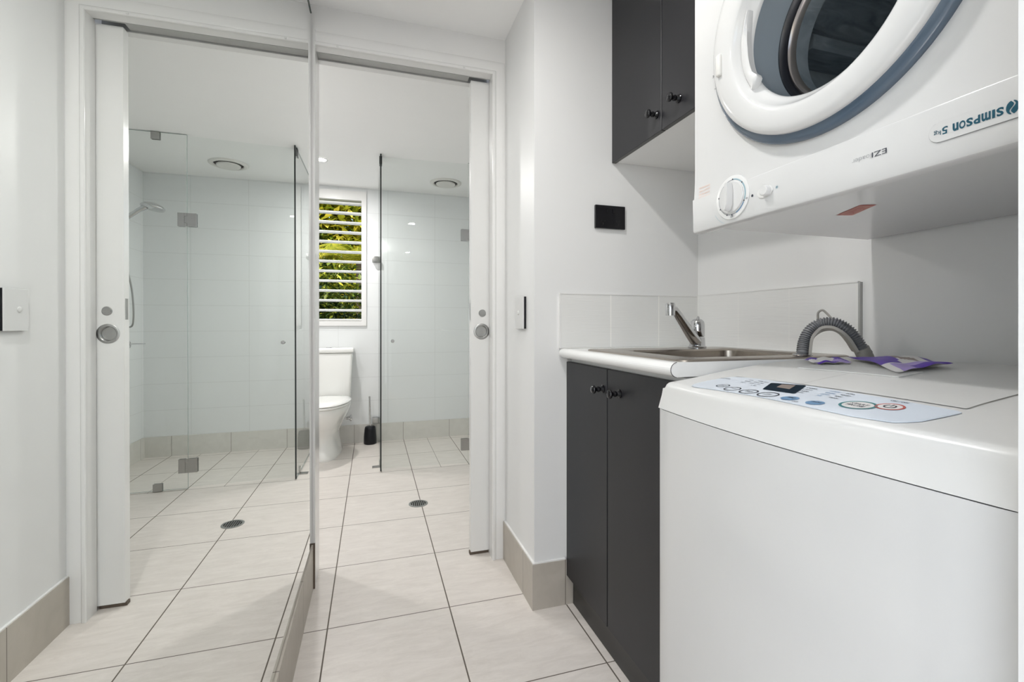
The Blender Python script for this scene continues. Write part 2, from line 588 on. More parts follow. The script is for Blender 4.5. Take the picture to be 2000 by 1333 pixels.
# door wall, hollow on the right where the leaf slides away
struct('wall_far', B((-1.2, XJL, YD0, YD1, 0, HC), (XJR, 1.45, YD0, 1.945, 0, HC), (XJR, 1.45, 2.0, YD1, 0, HC),
                     (XJL, XJR, YD0, 1.93, ZH, HC), (XJL, XJR, 1.988, YD1, ZH, HC), (XJL, XJR, 1.93, 1.988, ZH + 0.06, HC)), M['gloss'])
struct('wall_bathroom_left', B((-1.25, -1.1, YD1, 4.25, 0, BC)), M['bathY'])
struct('wall_bathroom_right', B((XR, 1.45, YD1, 4.25, 0, BC)), M['bathY'])
WX0, WX1, WZ0, WZ1 = -0.66, -0.079, 1.02, 2.062
struct('wall_bathroom_back', B((-1.1, WX0, YBK, 4.22, 0, BC), (WX1, XR, YBK, 4.22, 0, BC),
                               (WX0, WX1, YBK, 4.22, 0, WZ0), (WX0, WX1, YBK, 4.22, WZ1, BC)), M['bath'])
# skirting tiles
struct('baseboard_left', B((-0.245, -0.2130, -0.08, 1.876, 0, 0.168)), M['skirtY'])
struct('baseboard_right', B((0.535, 0.545, 1.51, 1.888, 0, 0.160)), M['skirtY'])
bm = bmesh.new()
prism(bm, [(0.545, 0), (0.689, 0), (0.689, 0.098), (0.664, 0.130), (0.664, 0.160), (0.545, 0.160)], (0, 1.51, 0), (1, 0, 0), (0, 0, 1), (0, 1, 0), 0.01)
struct('baseboard_nib', bm, M['skirtX'])
struct('baseboard_near', B((0.546, 0.556, -2.6, 0.262, 0, 0.16)), M['skirtY'])
struct('baseboard_bathroom_back', B((-1.1, XR, YBK - 0.01, YBK, 0, 0.152)), M['skirtXlit'])
struct('baseboard_bathroom_right', B((XR - 0.01, XR, YD1, YBK - 0.01, 0, 0.152)), M['skirtYlit'])
struct('baseboard_bathroom_left', B((-1.1, -1.09, YD1, YBK - 0.01, 0, 0.152)), M['skirtYlit'])
# white grout bead on top of the nib skirting
struct('trim_1', B((0.537, 0.545, 1.512, 1.888, 0.160, 0.1635), (0.545, 0.661, 1.512, 1.52, 0.160, 0.1635)), M['gloss'])
# door trim: bead and architrave, mitred around the opening
bm = bmesh.new()
prof = [(0.0, 1.8895), (0.0, 1.884), (0.002, 1.8815), (0.011, 1.8812), (0.0145, 1.8838), (0.0160, 1.8872), (0.0180, 1.8868), (0.024, 1.8858),
        (0.040, 1.8853), (0.052, 1.8862), (0.0565, 1.8889)]
prevR = None
path = [(XJR, 0.0, 1, 0), (XJR, ZH, 1, 1), (XJL, ZH, 0, 1)]
rings = []
for (x, z, dx, dz) in path:
    rings.append([bm.verts.new((x + min(a, 0.0565) * dx, y, z + a * dz)) for a, y in prof])
for a, b in zip(rings[:-1], rings[1:]):
    for i in range(len(prof) - 1):
        bm.faces.new((a[i], a[i + 1], b[i + 1], b[i]))
for r_ in (rings[0], rings[-1]):
    bm.faces.new(r_)
struct('trim_2', bm, M['gloss'], smooth=True)
struct('trim_10', B((-0.2445, -0.2065, 1.8765, 1.8795, 0.0005, 0.172)), M['joint'])
# left jamb by the mirror, and its narrow face
struct('trim_3', B((-0.2445, XJL, 1.8800, 1.8885, 0, ZH + 0.06)), M['gloss'])
# grey sliding track recessed in the head
struct('trim_4', B((XJL + 0.001, XJR - 0.001, 1.9305, 1.9345, ZH - 0.001, ZH + 0.055), (XJL + 0.001, XJR - 0.001, 1.9835, 1.9875, ZH - 0.001, ZH + 0.055),
                   (XJL + 0.001, 0.400, 1.9385, 1.9815, ZH + 0.004, ZH + 0.050)), M['alu'])
bm = bmesh.new()
for x in (-0.128, 0.365):
    lathe(bm, [(0.0045, 0), (0.0045, 0.002), (0.003, 0.0032)], (x, 1.8815, ZH + 0.007), (0, -1, 0), 14)
struct('trim_5', bm, M['plastic'])
# sliding door leaf
bm = bmesh.new()
PC = (0.456, 0.970)
X0_, X1_, Z0_, Z1_, YF_, YB_ = 0.409, 0.97, 0.014, 2.058, 1.9515, 1.9865
angs_ = sorted([math.atan2(z - PC[1], x - PC[0]) for x in (X0_, X1_) for z in (Z0_, Z1_)] + [-PI + 2 * PI * (k + .5) / 40 for k in range(40)])
o1, i1, i2 = [], [], []
for t in angs_:
    c_, s_ = math.cos(t), math.sin(t)
    k_ = min(((X1_ if c_ > 0 else X0_) - PC[0]) / c_ if abs(c_) > 1e-9 else 1e9, ((Z1_ if s_ > 0 else Z0_) - PC[1]) / s_ if abs(s_) > 1e-9 else 1e9)
    o1.append(bm.verts.new((PC[0] + k_ * c_, YF_, PC[1] + k_ * s_)))
    i1.append(bm.verts.new((PC[0] + .0262 * c_, YF_, PC[1] + .0262 * s_)))
    i2.append(bm.verts.new((PC[0] + .0262 * c_, YF_ + .013, PC[1] + .0262 * s_)))
for i in range(len(angs_)):
    j = (i + 1) % len(angs_)
    bm.faces.new((o1[i], o1[j], i1[j], i1[i]))
    bm.faces.new((i1[i], i1[j], i2[j], i2[i]))
bm.faces.new(i2)
bk = [bm.verts.new((x, YB_, z)) for x, z in ((X0_, Z0_), (X1_, Z0_), (X1_, Z1_), (X0_, Z1_))]
bm.faces.new(bk)
cr = []
for x, z in ((X0_, Z0_), (X1_, Z0_), (X1_, Z1_), (X0_, Z1_)):
    cr.append(min(range(len(angs_)), key=lambda i: (o1[i].co.x - x) ** 2 + (o1[i].co.z - z) ** 2))
for q in range(4):
    a, b = cr[q], cr[(q + 1) % 4]
    run = [o1[a]]
    i = a
    while i != b:
        i = (i + 1) % len(angs_)
        run.append(o1[i])
    bm.faces.new(run + [bk[(q + 1) % 4], bk[q]])
door = struct('door_1', bm, M['door'], label='white sliding door leaf mostly slid into its wall pocket', smooth=False)
bm = bmesh.new()
c = (0.456, 1.9515, 0.970)
lathe(bm, [(0.0345, -0.0002), (0.0345, -0.0016), (0.033, -0.0026), (0.0262, -0.0028), (0.0248, -0.0018), (0.0246, 0.0095), (0.0235, 0.0110), (0, 0.0110)], c, (0, 1, 0), 40, cap0=False)
obj('flush_pull', bm, M['satin'], door, True, 35)
bm = bmesh.new()
c = (0.459, 1.9515, 1.050)
lathe(bm, [(0.0158, 0), (0.0158, -0.002), (0.0145, -0.003), (0.0, -0.003)], c, (0, 1, 0), 32)
prism(bm, [(-0.013, -0.0022), (0.013, -0.0022), (0.013, 0.0022), (-0.013, 0.0022)], (c[0], c[1] - 0.003, c[2]), (1, 0, 0), (0, 0, 1), (0, -1, 0), 0.0045)
obj('privacy_turn', bm, M['satin'], door, True, 35)
bm = B((0.4082, 0.4095, 1.960, 1.978, 1.020, 1.095))
obj('edge_pull', bm, M['satin'], door)
struct('trim_6', B((0.405, 0.487, 1.956, 1.978, 0.0005, 0.0125)), M['joint'])
# splashback tiles (white edge trim kept with them)
struct('wall_splashback_far', B((0.642, XB, YW - 0.008, YW, 0.9155, 1.109)), M['splashX'])
struct('wall_splashback_back', B((XB - 0.008, XB, 0.888, YW - 0.008, 0.9155, 1.111)), M['splashY'])
struct('trim_7', B((XB - 0.0095, XB, 0.883, 0.888, 0.9155, 1.112)), M['satin'])
struct('trim_8', B((0.638, 0.642, YW - 0.0095, YW, 0.9155, 1.112), (0.642, XB - 0.010, YW - 0.0095, YW, 1.109, 1.113), (XB - 0.0093, XB, 0.889, YW - 0.01, 1.111, 1.1145)), M['gloss'])

# ------------------------------------------------------------------ wall mirror (very slightly out of square, as hung)
a_, b_ = -0.0065, 0.0015
mn = Vector((math.cos(a_), math.sin(a_), b_)).normalized()
mp0 = Vector((-0.2217, 1.2, 1.0))
def mx_at(y, z):
    return mp0.x - (mn.y * (y - mp0.y) + mn.z * (z - mp0.z)) / mn.x
mir = thing('wall_mirror', 'full height mirror panel covering the left wall above grey skirting tiles', 'mirror', (-0.235, 0.0, 0.17))
bm = bmesh.new()
y0, y1, z0, z1 = -0.06, 1.858, 0.1715, 2.163
front = [bm.verts.new((mx_at(y, z), y, z)) for y, z in ((y0, z0), (y1, z0), (y1, z1), (y0, z1))]
back = [bm.verts.new((-0.2448, y, z)) for y, z in ((y0, z0), (y1, z0), (y1, z1), (y0, z1))]
f = bm.faces.new(front); f.material_index = 0
f = bm.faces.new(back[::-1]); f.material_index = 1
for i in range(4):
    j = (i + 1) % 4
    f = bm.faces.new((front[i], back[i], back[j], front[j])); f.material_index = 1
obj('mirror_glass', bm, [M['mirror'], M['mirror_edge']], mir)
bm = bmesh.new()
tube(bm, [(mx_at(y0, z1) + 0.001, y0, z1 + 0.002), (mx_at(y1, z1) + 0.001, y1, z1 + 0.002)], 0.0022, 6)
obj('top_channel', bm, M['mirror_edge'], mir)

# ================================================================== BATHROOM
# window: frame, shutter
struct('window_1', B((WX0, WX0 + 0.022, YBK - 0.012, YBK + 0.10, WZ0, WZ1), (WX1 - 0.008, WX1 + 0.0, YBK - 0.012, YBK + 0.10, WZ0, WZ1),
                     (WX0 + 0.022, WX1 - 0.008, YBK - 0.012, YBK + 0.10, WZ1 - 0.012, WZ1), (WX0 + 0.022, WX1 - 0.008, YBK - 0.012, YBK + 0.10, WZ0, WZ0 + 0.01)), M['gloss'])
struct('trim_9', B((WX1, WX1 + 0.032, YBK - 0.014, YBK, WZ0 - 0.030, WZ1 + 0.065), (WX0 - 0.032, WX0, YBK - 0.014, YBK, WZ0 - 0.030, WZ1 + 0.065),
                   (WX0, WX1, YBK - 0.014, YBK, WZ1, WZ1 + 0.065), (WX0, WX1, YBK - 0.014, YBK, WZ0 - 0.030, WZ0)), M['gloss'])
sh = thing('louvre_shutter', 'white louvred shutter with open slats in the bathroom window', 'shutter', (-0.37, YBK + 0.03, WZ0 + 0.01))
pitch = (WZ1 - WZ0 - 0.022) / 12.35
for k in range(13):
    z = WZ0 + 0.018 + pitch * k
    bm = bmesh.new()
    n = 10
    poly = [(0.036 * math.cos(2 * PI * i / n), 0.0100 * math.sin(2 * PI * i / n)) for i in range(n)]
    tlt = math.radians(-4)
    u = (0, math.cos(tlt), math.sin(tlt)); v = (0, -math.sin(tlt), math.cos(tlt))
    prism(bm, poly, (WX0 + 0.023, YBK + 0.045, z), u, v, (1, 0, 0), WX1 - 0.0085 - WX0 - 0.024)
    obj('slat', bm, M['slat'], sh, True, 60)
# toilet
toi = thing('toilet', 'white close coupled toilet with lid down beneath the bathroom window', 'toilet', (-0.335, 3.75, 0))
TX = -0.335
bm = B((TX - 0.185, TX + 0.185, 3.905, 4.088, 0.405, 0.772))
for v in bm.verts:
    if v.co.z < 0.5:
        v.co.x = TX + (v.co.x - TX) * 0.90
        if v.co.y < 4:
            v.co.y += 0.015
bev(bm, 0.022, 4)
obj('cistern', bm, M['ceramic'], toi, True, 50)
bm = B((TX - 0.192, TX + 0.192, 3.896, 4.090, 0.773, 0.812))
bev(bm, 0.011, 3)
ci = obj('cistern_lid', bm, M['ceramic'], toi, True, 50)
bm = bmesh.new()
lathe(bm, [(0.022, 0.812), (0.022, 0.816), (0.0, 0.817)], (TX, 3.99, 0), (0, 0, 1), 20)
obj('flush_button', bm, M['chrome'], toi, True)
# bowl: stack of egg sections from foot to rim
def egg(hw, yf, yb, z, n=28, sq=1.0):
    yc = yb - hw * 0.9
    out = []
    for i in range(n):
        t = 2 * PI * i / n
        x = hw * math.sin(t)
        c_ = math.cos(t)
        y = yc - c_ * (yc - yf) if c_ > 0 else yc - c_ * (yb - yc)
        out.append((TX + x, y, z))
    return out
secs = [egg(0.105, 3.57, 3.99, 0.0), egg(0.108, 3.565, 3.99, 0.02), egg(0.100, 3.59, 3.99, 0.06), egg(0.088, 3.62, 4.0, 0.12), egg(0.092, 3.60, 4.0, 0.18),
        egg(0.120, 3.53, 4.0, 0.24), egg(0.150, 3.46, 3.98, 0.30), egg(0.170, 3.42, 3.96, 0.35), egg(0.178, 3.405, 3.95, 0.395), egg(0.174, 3.41, 3.95, 0.402)]
bm = bmesh.new()
rs = [[bm.verts.new(p) for p in s] for s in secs]
for a, b in zip(rs[:-1], rs[1:]):
    for i in range(28):
        j = (i + 1) % 28
        bm.faces.new((a[i], a[j], b[j], b[i]))
bm.faces.new(rs[0][::-1]); bm.faces.new(rs[-1])
obj('bowl', bm, M['ceramic'], toi, True, 60)
bm = bmesh.new()
rs = [[bm.verts.new(p) for p in s] for s in (egg(0.176, 3.40, 3.90, 0.4045), egg(0.182, 3.393, 3.90, 0.409), egg(0.182, 3.393, 3.90, 0.416), egg(0.176, 3.40, 3.90, 0.4205))]
for a, b in zip(rs[:-1], rs[1:]):
    for i in range(28):
        j = (i + 1) % 28
        bm.faces.new((a[i], a[j], b[j], b[i]))
bm.faces.new(rs[0][::-1]); bm.faces.new(rs[-1])
obj('seat', bm, M['ceramic'], toi, True, 60)
bm = bmesh.new()
rs = [[bm.verts.new(p) for p in s] for s in (egg(0.178, 3.396, 3.90, 0.4235), egg(0.183, 3.39, 3.90, 0.428), egg(0.180, 3.394, 3.90, 0.436), egg(0.160, 3.42, 3.88, 0.443), egg(0.08, 3.55, 3.80, 0.446))]
for a, b in zip(rs[:-1], rs[1:]):
    for i in range(28):
        j = (i + 1) % 28
        bm.faces.new((a[i], a[j], b[j], b[i]))
bm.faces.new(rs[0][::-1]); bm.faces.new(rs[-1])
obj('lid', bm, M['ceramic'], toi, True, 60)
bm = bmesh.new()
lathe(bm, [(0.006, 0), (0.026, 0.004), (0.028, 0.012), (0.020, 0.020), (0.012, 0.022), (0.010, 0.05)], (TX + 0.178, 3.995, 0.232), (-1, 0, 0), 20)
obj('inlet_fitting', bm, M['chrome'], toi, True)
# toilet brush
tb = thing('toilet_brush', 'black toilet brush holder with a chrome handle on the floor beside the toilet', 'toilet brush', (-0.02, 4.03, 0))
bm = bmesh.new()
pr_ = [(0.0, 0.0), (0.048, 0.0), (0.052, 0.006), (0.050, 0.06), (0.046, 0.12), (0.042, 0.140), (0.034, 0.146), (0.0, 0.146)]
lathe(bm, pr_, (-0.016, 4.035, 0), (0, 0, 1), 28)
obj('holder', bm, M['black'], tb, True, 50)
bm = bmesh.new()
tube(bm, [(-0.015, 4.035, 0.146), (-0.018, 4.035, 0.25), (-0.021, 4.035, 0.385)], [0.0075, 0.0075, 0.0065], 12)
obj('handle', bm, M['chrome'], tb, True)
bm = bmesh.new()
lathe(bm, [(0.0, 0.386), (0.008, 0.385), (0.0075, 0.397), (0.0, 0.399)], (-0.021, 4.035, 0), (0, 0, 1), 14)
obj('handle_cap', bm, M['satin'], tb, True)

# ------------------------------------------------------------------ shower screens
YG = 3.236
def pane(x0, x1, y0, y1, z0, z1, parent, name='pane'):
    bm = bmesh.new()
    fs = box(bm, x0, x1, y0, y1, z0, z1)
    thin = 0 if (x1 - x0) < (y1 - y0) else 1
    for f in fs:
        f.normal_update()
        f.material_index = 0 if abs(f.normal[thin]) > 0.9 else 1
    return obj(name, bm, [M['glass'], M['glass_edge']], parent)
XS0, XSM = 0.060, 0.6555
rp = thing('shower_return_panel', 'clear fixed glass panel between the toilet and the shower, seen edge on', 'shower screen', (0.058, 3.66, 0))
pane(0.052, 0.060, YG - 0.004, YBK - 0.002, 0.006, 2.157, rp)
obj('edge_seal', B((0.0515, 0.0605, YG - 0.0075, YG - 0.0042, 0.006, 2.157)), M['seal_strip'], rp)
for (y, z) in ((4.035, 1.555), (4.035, 0.19)):
    bm = bev(B((0.0, 0.0515, y, YBK - 0.001 if z > 0.3 else YBK - 0.011, z - 0.022, z + 0.022)), 0.003)
    obj('wall_bracket', bm, M['satin'], rp, True, 40)
bm = B((0.0, 0.0515, 3.33, 3.372, 0.0005, 0.006), (0.0465, 0.0515, 3.33, 3.372, 0.006, 0.050))
obj('floor_bracket', bm, M['satin'], rp)
bm = bev(B((0.047, 0.0515, 3.265, 3.315, 2.10, 2.155), (0.0605, 0.065, 3.265, 3.315, 2.10, 2.155)), 0.001, 1)
obj('ceiling_clamp', bm, M['seal_strip'], rp)
sd = thing('shower_door', 'clear frameless glass shower door with a small round knob, slightly ajar', 'shower door', (XSM, YG, 0))
dp = pane(0.064, XSM - 0.002, YG - 0.004, YG + 0.004, 0.012, 2.150, sd)
dp.data.materials[1] = M['glass']
bm = bmesh.new()
for s in (-1, 1):
    lathe(bm, [(0.007, 0.0042), (0.007, 0.012), (0.0105, 0.014), (0.0115, 0.022), (0.0095, 0.027), (0, 0.028)], (0.134, YG, 0.886), (0, s, 0), 20)
obj('knob', bm, M['satin'], sd, True, 40)
DOOR_SWING = -0.060
fp = thing('shower_fixed_panel', 'clear fixed glass panel at the far right end of the shower front', 'shower screen', (0.95, YG, 0))
pane(XSM + 0.002, XR - 0.001, YG - 0.004, YG + 0.004, 0.006, 2.157, fp)
for (z0, z1) in ((1.598, 1.680), (0.102, 0.186)):
    x = XSM
    bm = B((x - 0.05, x - 0.0005, YG - 0.0115, YG - 0.0042, z0, z1), (x - 0.05, x - 0.0005, YG + 0.0042, YG + 0.0115, z0, z1),
           (x + 0.0145, x + 0.05, YG - 0.0115, YG - 0.0042, z0, z1), (x + 0.0145, x + 0.05, YG + 0.0042, YG + 0.0115, z0, z1),
           (x + 0.0005, x + 0.014, YG - 0.0115, YG - 0.0042, z0, z0 + 0.02), (x + 0.0005, x + 0.014, YG - 0.0115, YG - 0.0042, z1 - 0.02, z1),
           (x - 0.0005, x + 0.0135, YG - 0.0105, YG - 0.0042, z0 + 0.0215, z1 - 0.0215))
    obj('glass_hinge', bm, M['satin'] if z0 < 1 else M['chrome'], fp)
bm = bev(B((0.797, 0.843, YG - 0.0105, YG - 0.0045, 2.112, 2.157), (0.797, 0.843, YG + 0.0045, YG + 0.0105, 2.112, 2.157)), 0.0015, 1)
obj('ceiling_clamp', bm, M['satin'], fp)
bm = bev(B((0.790, 0.838, YG - 0.0105, YG - 0.0045, 0.001, 0.048), (0.790, 0.838, YG + 0.0045, YG + 0.0105, 0.001, 0.048)), 0.0015, 1)
obj('floor_clamp', bm, M['satin'], fp)

sd.rotation_euler.z = DOOR_SWING
# hand shower on its rail, mixer
hs = thing('hand_shower', 'chrome hand shower on a wall rail inside the glass shower', 'shower head', (1.2, 3.72, 1.5))
bm = bmesh.new()
tube(bm, [(1.205, 3.72, 1.12), (1.205, 3.72, 1.84)], 0.009, 12)
lathe(bm, [(0.014, 0), (0.014, 0.04)], (1.205, 3.72, 1.14), (1, 0, 0), 12)
lathe(bm, [(0.014, 0), (0.014, 0.04)], (1.205, 3.72, 1.82), (1, 0, 0), 12)
obj('rail', bm, M['chrome'], hs, True, 40)
bm = bmesh.new()
tube(bm, [(1.215, 3.68, 1.665), (1.16, 3.665, 1.715), (1.09, 3.66, 1.770), (1.045, 3.66, 1.800)], [0.012, 0.014, 0.015, 0.018], 12)
obj('hand_piece', bm, M['chrome'], hs, True, 50)
bm = bmesh.new()
lathe(bm, [(0.0, 0.026), (0.028, 0.024), (0.060, 0.010), (0.070, 0.0), (0.070, -0.008), (0.064, -0.014), (0.0, -0.015)], (1.005, 3.66, 1.800), (-0.16, 0.1, 1), 36)
obj('spray_head', bm, M['chrome'], hs, True, 50)
bm = bmesh.new()
tube(bm, catmull([(1.215, 3.68, 1.65), (1.20, 3.70, 1.50), (1.17, 3.76, 1.25), (1.18, 3.80, 1.02), (1.225, 3.82, 0.98)]), 0.006, 8)
obj('shower_hose', bm, M['satin'], hs, True)
sm = thing('shower_mixer', 'chrome shower mixer with a pin lever on the shower wall', 'tap', (1.235, 3.72, 0.87))
bm = bmesh.new()
lathe(bm, [(0.055, 0), (0.055, 0.006), (0.028, 0.008), (0.028, 0.05), (0.026, 0.055), (0.026, 0.085), (0.0, 0.087)], (XR - 0.0005, 3.70, 0.868), (-1, 0, 0), 28)
obj('mixer_body', bm, M['chrome'], sm, True, 40)
bm = bmesh.new()
tube(bm, [(1.165, 3.69, 0.872), (1.05, 3.655, 0.875)], [0.0045, 0.003], 8)
obj('lever', bm, M['chrome'], sm, True)

# floor waste
fd = thing('floor_drain', 'round stainless floor waste grate in the bathroom tiles', 'drain', (0.246, 2.60, 0.0))
bm = bmesh.new()
prf = [(0.052, 0.0004), (0.052, 0.0022), (0.048, 0.003), (0.041, 0.0028), (0.041, 0.0004)]
lathe(bm, prf, (0.246, 2.60, 0), (0, 0, 1), 40, cap0=False, cap1=False)
obj('ring', bm, M['satin'], fd, True, 50)
bm = bmesh.new()
lathe(bm, [(0.041, 0.0004), (0.041, 0.0008)], (0.246, 2.60, 0), (0, 0, 1), 40)
obj('well', bm, M['matblack'], fd)
for k in range(-3, 4):
    x = 0.0105 * k
    hl = math.sqrt(0.040 ** 2 - x * x)
    bm = B((0.246 + x - 0.0016, 0.246 + x + 0.0016, 2.60 - hl, 2.60 + hl, 0.0009, 0.0026))
    obj('bar', bm, M['satin'], fd)

# ceiling vent
cv = thing('ceiling_vent', 'round white exhaust vent on the bathroom ceiling', 'vent', (0.575, 3.745, BC))
c = (0.575, 3.745, BC - 0.0005)
bm = bmesh.new()
lathe(bm, [(0.128, 0), (0.126, 0.006), (0.112, 0.012), (0.098, 0.010), (0.094, 0.0)], c, (0, 0, -1), 48, cap0=False, cap1=False)
obj('outer_ring', bm, M['vane'], cv, True, 50)
bm = bmesh.new()
lathe(bm, [(0.094, 0.0), (0.094, 0.002)], c, (0, 0, -1), 48)
obj('throat', bm, M['matblack'], cv)
bm = bmesh.new()
lathe(bm, [(0.0, 0.003), (0.070, 0.003), (0.078, 0.010), (0.075, 0.018), (0.0, 0.022)], c, (0, 0, -1), 48)
obj('centre_disc', bm, M['vane'], cv, True, 50)

# downlights: fitting and its own light
def downlight(x, y, zc, power, label, col=(1, 0.985, 0.965)):
    t = thing('downlight', label, 'downlight', (x, y, zc), 'recessed ceiling downlights')
    bm = bmesh.new()
    lathe(bm, [(0.048, 0.0005), (0.047, 0.004), (0.040, 0.005), (0.036, 0.0025)], (x, y, zc), (0, 0, -1), 32, cap0=False, cap1=False)
    obj('bezel', bm, M['gloss'], t, True, 50)
    bm = bmesh.new()
    lathe(bm, [(0.036, 0.0006), (0.036, 0.0012)], (x, y, zc), (0, 0, -1), 32)
    obj('lens', bm, M['led'], t)
    l = add_light('downlight_lamp', 'AREA', (x, y, zc - 0.012), power, size=0.075, color=col)
    l.parent = t
    l.matrix_parent_inverse = parent_world(t).inverted()
    return t
downlight(0.17, 0.90, HC, 8.8, 'hall downlight above the laundry bench, out of the top of the photo')
downlight(0.02, -1.35, HC, 11, 'hall downlight behind the camera')
downlight(-0.72, 2.50, BC, 9.5, 'added bathroom fill light on the near left side, hidden behind the doorway wall')  # unseen extra lamp, added to brighten the bathroom
downlight(-0.345, 3.47, BC, 14.5, 'bright downlight in the bathroom ceiling above the toilet')

# ================================================================== LAUNDRY JOINERY
# base cabinet
bc = thing('base_cabinet', 'charcoal two door laundry base cabinet under the white bench', 'cabinet', (0.95, 1.2, 0))
bm = B((0.6815, 1.222, 0.887, 0.903, 0.10, 0.878), (0.6815, 1.222, 1.496, 1.5085, 0.10, 0.878), (0.6815, 1.222, 0.903, 1.496, 0.10, 0.116),
       (1.210, 1.222, 0.903, 1.496, 0.116, 0.878), (0.6815, 0.70, 0.903, 1.496, 0.86, 0.878))
obj('carcass', bm, M['bench'], bc)
obj('filler_strip', B((0.668, 0.6815, 1.5115, 1.5195, 0.17, 0.876)), M['gloss'], bc)
obj('kickboard', B((0.689, 0.701, 0.90, 1.5085, 0.0005, 0.099)), M['kick'], bc)
def cab_knob(x, y, z, parent):
    bm = bmesh.new()
    lathe(bm, [(0.0125, 0.0), (0.0125, 0.003), (0.0085, 0.006), (0.006, 0.009), (0.0085, 0.014), (0.0085, 0.017), (0.0058, 0.021), (0.0065, 0.025),
               (0.0125, 0.029), (0.0130, 0.033), (0.010, 0.037), (0.0, 0.0385)], (x, y, z), (-1, 0, 0), 24)
    return obj('knob', bm, M['blackgloss'], parent, True, 50)
for (y0, y1, ky) in ((1.2165, 1.5110, 1.2365), (0.893, 1.2120, 1.1245)):
    bm = B((0.664, 0.681, y0, y1, 0.104, 0.868))
    bev(bm, 0.0012, 1)
    d_ = obj('door', bm, M['charcoal'], bc)
    cab_knob(0.6638, ky + (0.004 if ky > 1.2 else 0.018), 0.806, d_)
# benchtop with cut-out for the sink
bt = tag(obj('benchtop', bmesh.new(), M['bench']), 'white laminate benchtop with a rounded front edge above the charcoal doors', 'countertop')
bm = bmesh.new()
nos = [(0.635 + 0.018 - 0.018 * math.cos(t), 0.8985 - 0.0 + 0.0165 * math.sin(t)) for t in [(-90 + 15 * k) * PI / 180 for k in range(13)]]
poly = nos + [(0.745, 0.915), (0.745, 0.882)]
prism(bm, poly, (0, 0.873, 0), (1, 0, 0), (0, 0, 1), (0, 1, 0), YW - 0.0095 - 0.873)
box(bm, 0.745, 1.15, 0.873, 0.935, 0.882, 0.915)
box(bm, 0.745, 1.15, 1.265, YW - 0.0095, 0.882, 0.915)
box(bm, 1.15, XB - 0.0095, 0.873, YW - 0.0095, 0.882, 0.915)
bmesh.ops.recalc_face_normals(bm, faces=bm.faces)
bm.to_mesh(bt.data); bm.free()
bm = bmesh.new()
tube(bm, [(0.6535 - 0.0187 * math.cos(t), 0.8726, 0.8985 + 0.0172 * math.sin(t)) for t in [(-80 + 16 * k) * PI / 180 for k in range(11)]], 0.0007, 6)
obj('edge_join', bm, M['matblack'], bt, True)
# sink
sk = thing('laundry_sink', 'stainless steel drop in laundry sink set into the white bench', 'sink', (0.95, 1.11, 0.915))
bm = bmesh.new()
def rrect(x0, x1, y0, y1, r, z, n=6):
    out = []
    for cx_, cy_, a0 in ((x1 - r, y1 - r, 0), (x0 + r, y1 - r, 90), (x0 + r, y0 + r, 180), (x1 - r, y0 + r, 270)):
        for k in range(n + 1):
            t = math.radians(a0 + 90 * k / n)
            out.append((cx_ + r * math.cos(t), cy_ + r * math.sin(t), z))
    return out
R0 = (0.668, 1.198, 0.880, 1.372)
loops = [rrect(*R0, 0.03, 0.9153), rrect(*R0, 0.03, 0.9185), rrect(R0[0] + .004, R0[1] - .004, R0[2] + .004, R0[3] - .004, 0.028, 0.9205),
         rrect(0.745, 1.150, 0.945, 1.262, 0.04, 0.9195), rrect(0.751, 1.144, 0.951, 1.256, 0.04, 0.914), rrect(0.762, 1.134, 0.960, 1.247, 0.045, 0.70),
         rrect(0.80, 1.10, 0.99, 1.21, 0.05, 0.688)]
rs = [[bm.verts.new(p) for p in l] for l in loops]
n = len(rs[0])
for a, b in zip(rs[:-1], rs[1:]):
    for i in range(n):
        j = (i + 1) % n
        bm.faces.new((a[i], a[j], b[j], b[i]))
bm.faces.new(rs[-1])
obj('bowl', bm, M['steel'], sk, True, 35)
bm = bmesh.new()
lathe(bm, [(0.035, 0.6885), (0.032, 0.6905), (0.0, 0.6905)], (0.95, 1.10, 0), (0, 0, 1), 24)
obj('waste', bm, M['chrome'], sk, True)
# mixer tap
tp = thing('mixer_tap', 'chrome lever mixer tap with a long angled spout behind the laundry sink', 'tap', (1.068, 1.325, 0.92))
tx, ty = 1.068, 1.322
bm = bmesh.new()
lathe(bm, [(0.030, 0.9208), (0.030, 0.925), (0.0262, 0.928), (0.0255, 0.946), (0.0245, 0.957), (0.0, 0.958)], (tx, ty, 0), (0, 0, 1), 28)
obj('tap_body', bm, M['chrome'], tp, True, 40)
bm = bmesh.new()
e = Vector((0.885, 1.215, 1.050))
sp_ = [Vector((tx - 0.004, ty - 0.003, 0.940)), Vector((tx - 0.022, ty - 0.014, 0.948)), Vector((tx - 0.06, ty - 0.034, 0.974)), e + Vector((0.045, 0.027, -0.020)), e + Vector((0.018, 0.011, -0.002)), e]
tube(bm, sp_, [0.020, 0.0195, 0.0175, 0.0150, 0.0130, 0.011], 16)
obj('spout', bm, M['chrome'], tp, True, 60)
bm = bmesh.new()
lathe(bm, [(0.0105, -0.022), (0.0140, -0.022), (0.0145, -0.008), (0.0145, 0.013), (0.012, 0.017), (0, 0.018)], e + Vector((-0.004, -0.002, 0)), (0, 0, 1), 20)
obj('aerator', bm, M['chrome'], tp, True, 40)
bm = bmesh.new()
lathe(bm, [(0.0225, 0.9585), (0.0235, 0.961), (0.0235, 0.998), (0.0215, 1.010), (0.014, 1.018), (0, 1.021)], (tx + 0.002, ty + 0.001, 0), (0, 0, 1), 28)
obj('handle_dome', bm, M['chrome'], tp, True, 40)
bm = bmesh.new()
hb = Vector((tx + 0.004, ty + 0.002, 1.014))
tube(bm, catmull([hb, hb + Vector((-0.012, -0.016, 0.010)), hb + Vector((-0.026, -0.034, 0.008)), hb + Vector((-0.032, -0.042, -0.008))], 6), 0.0045, 8)
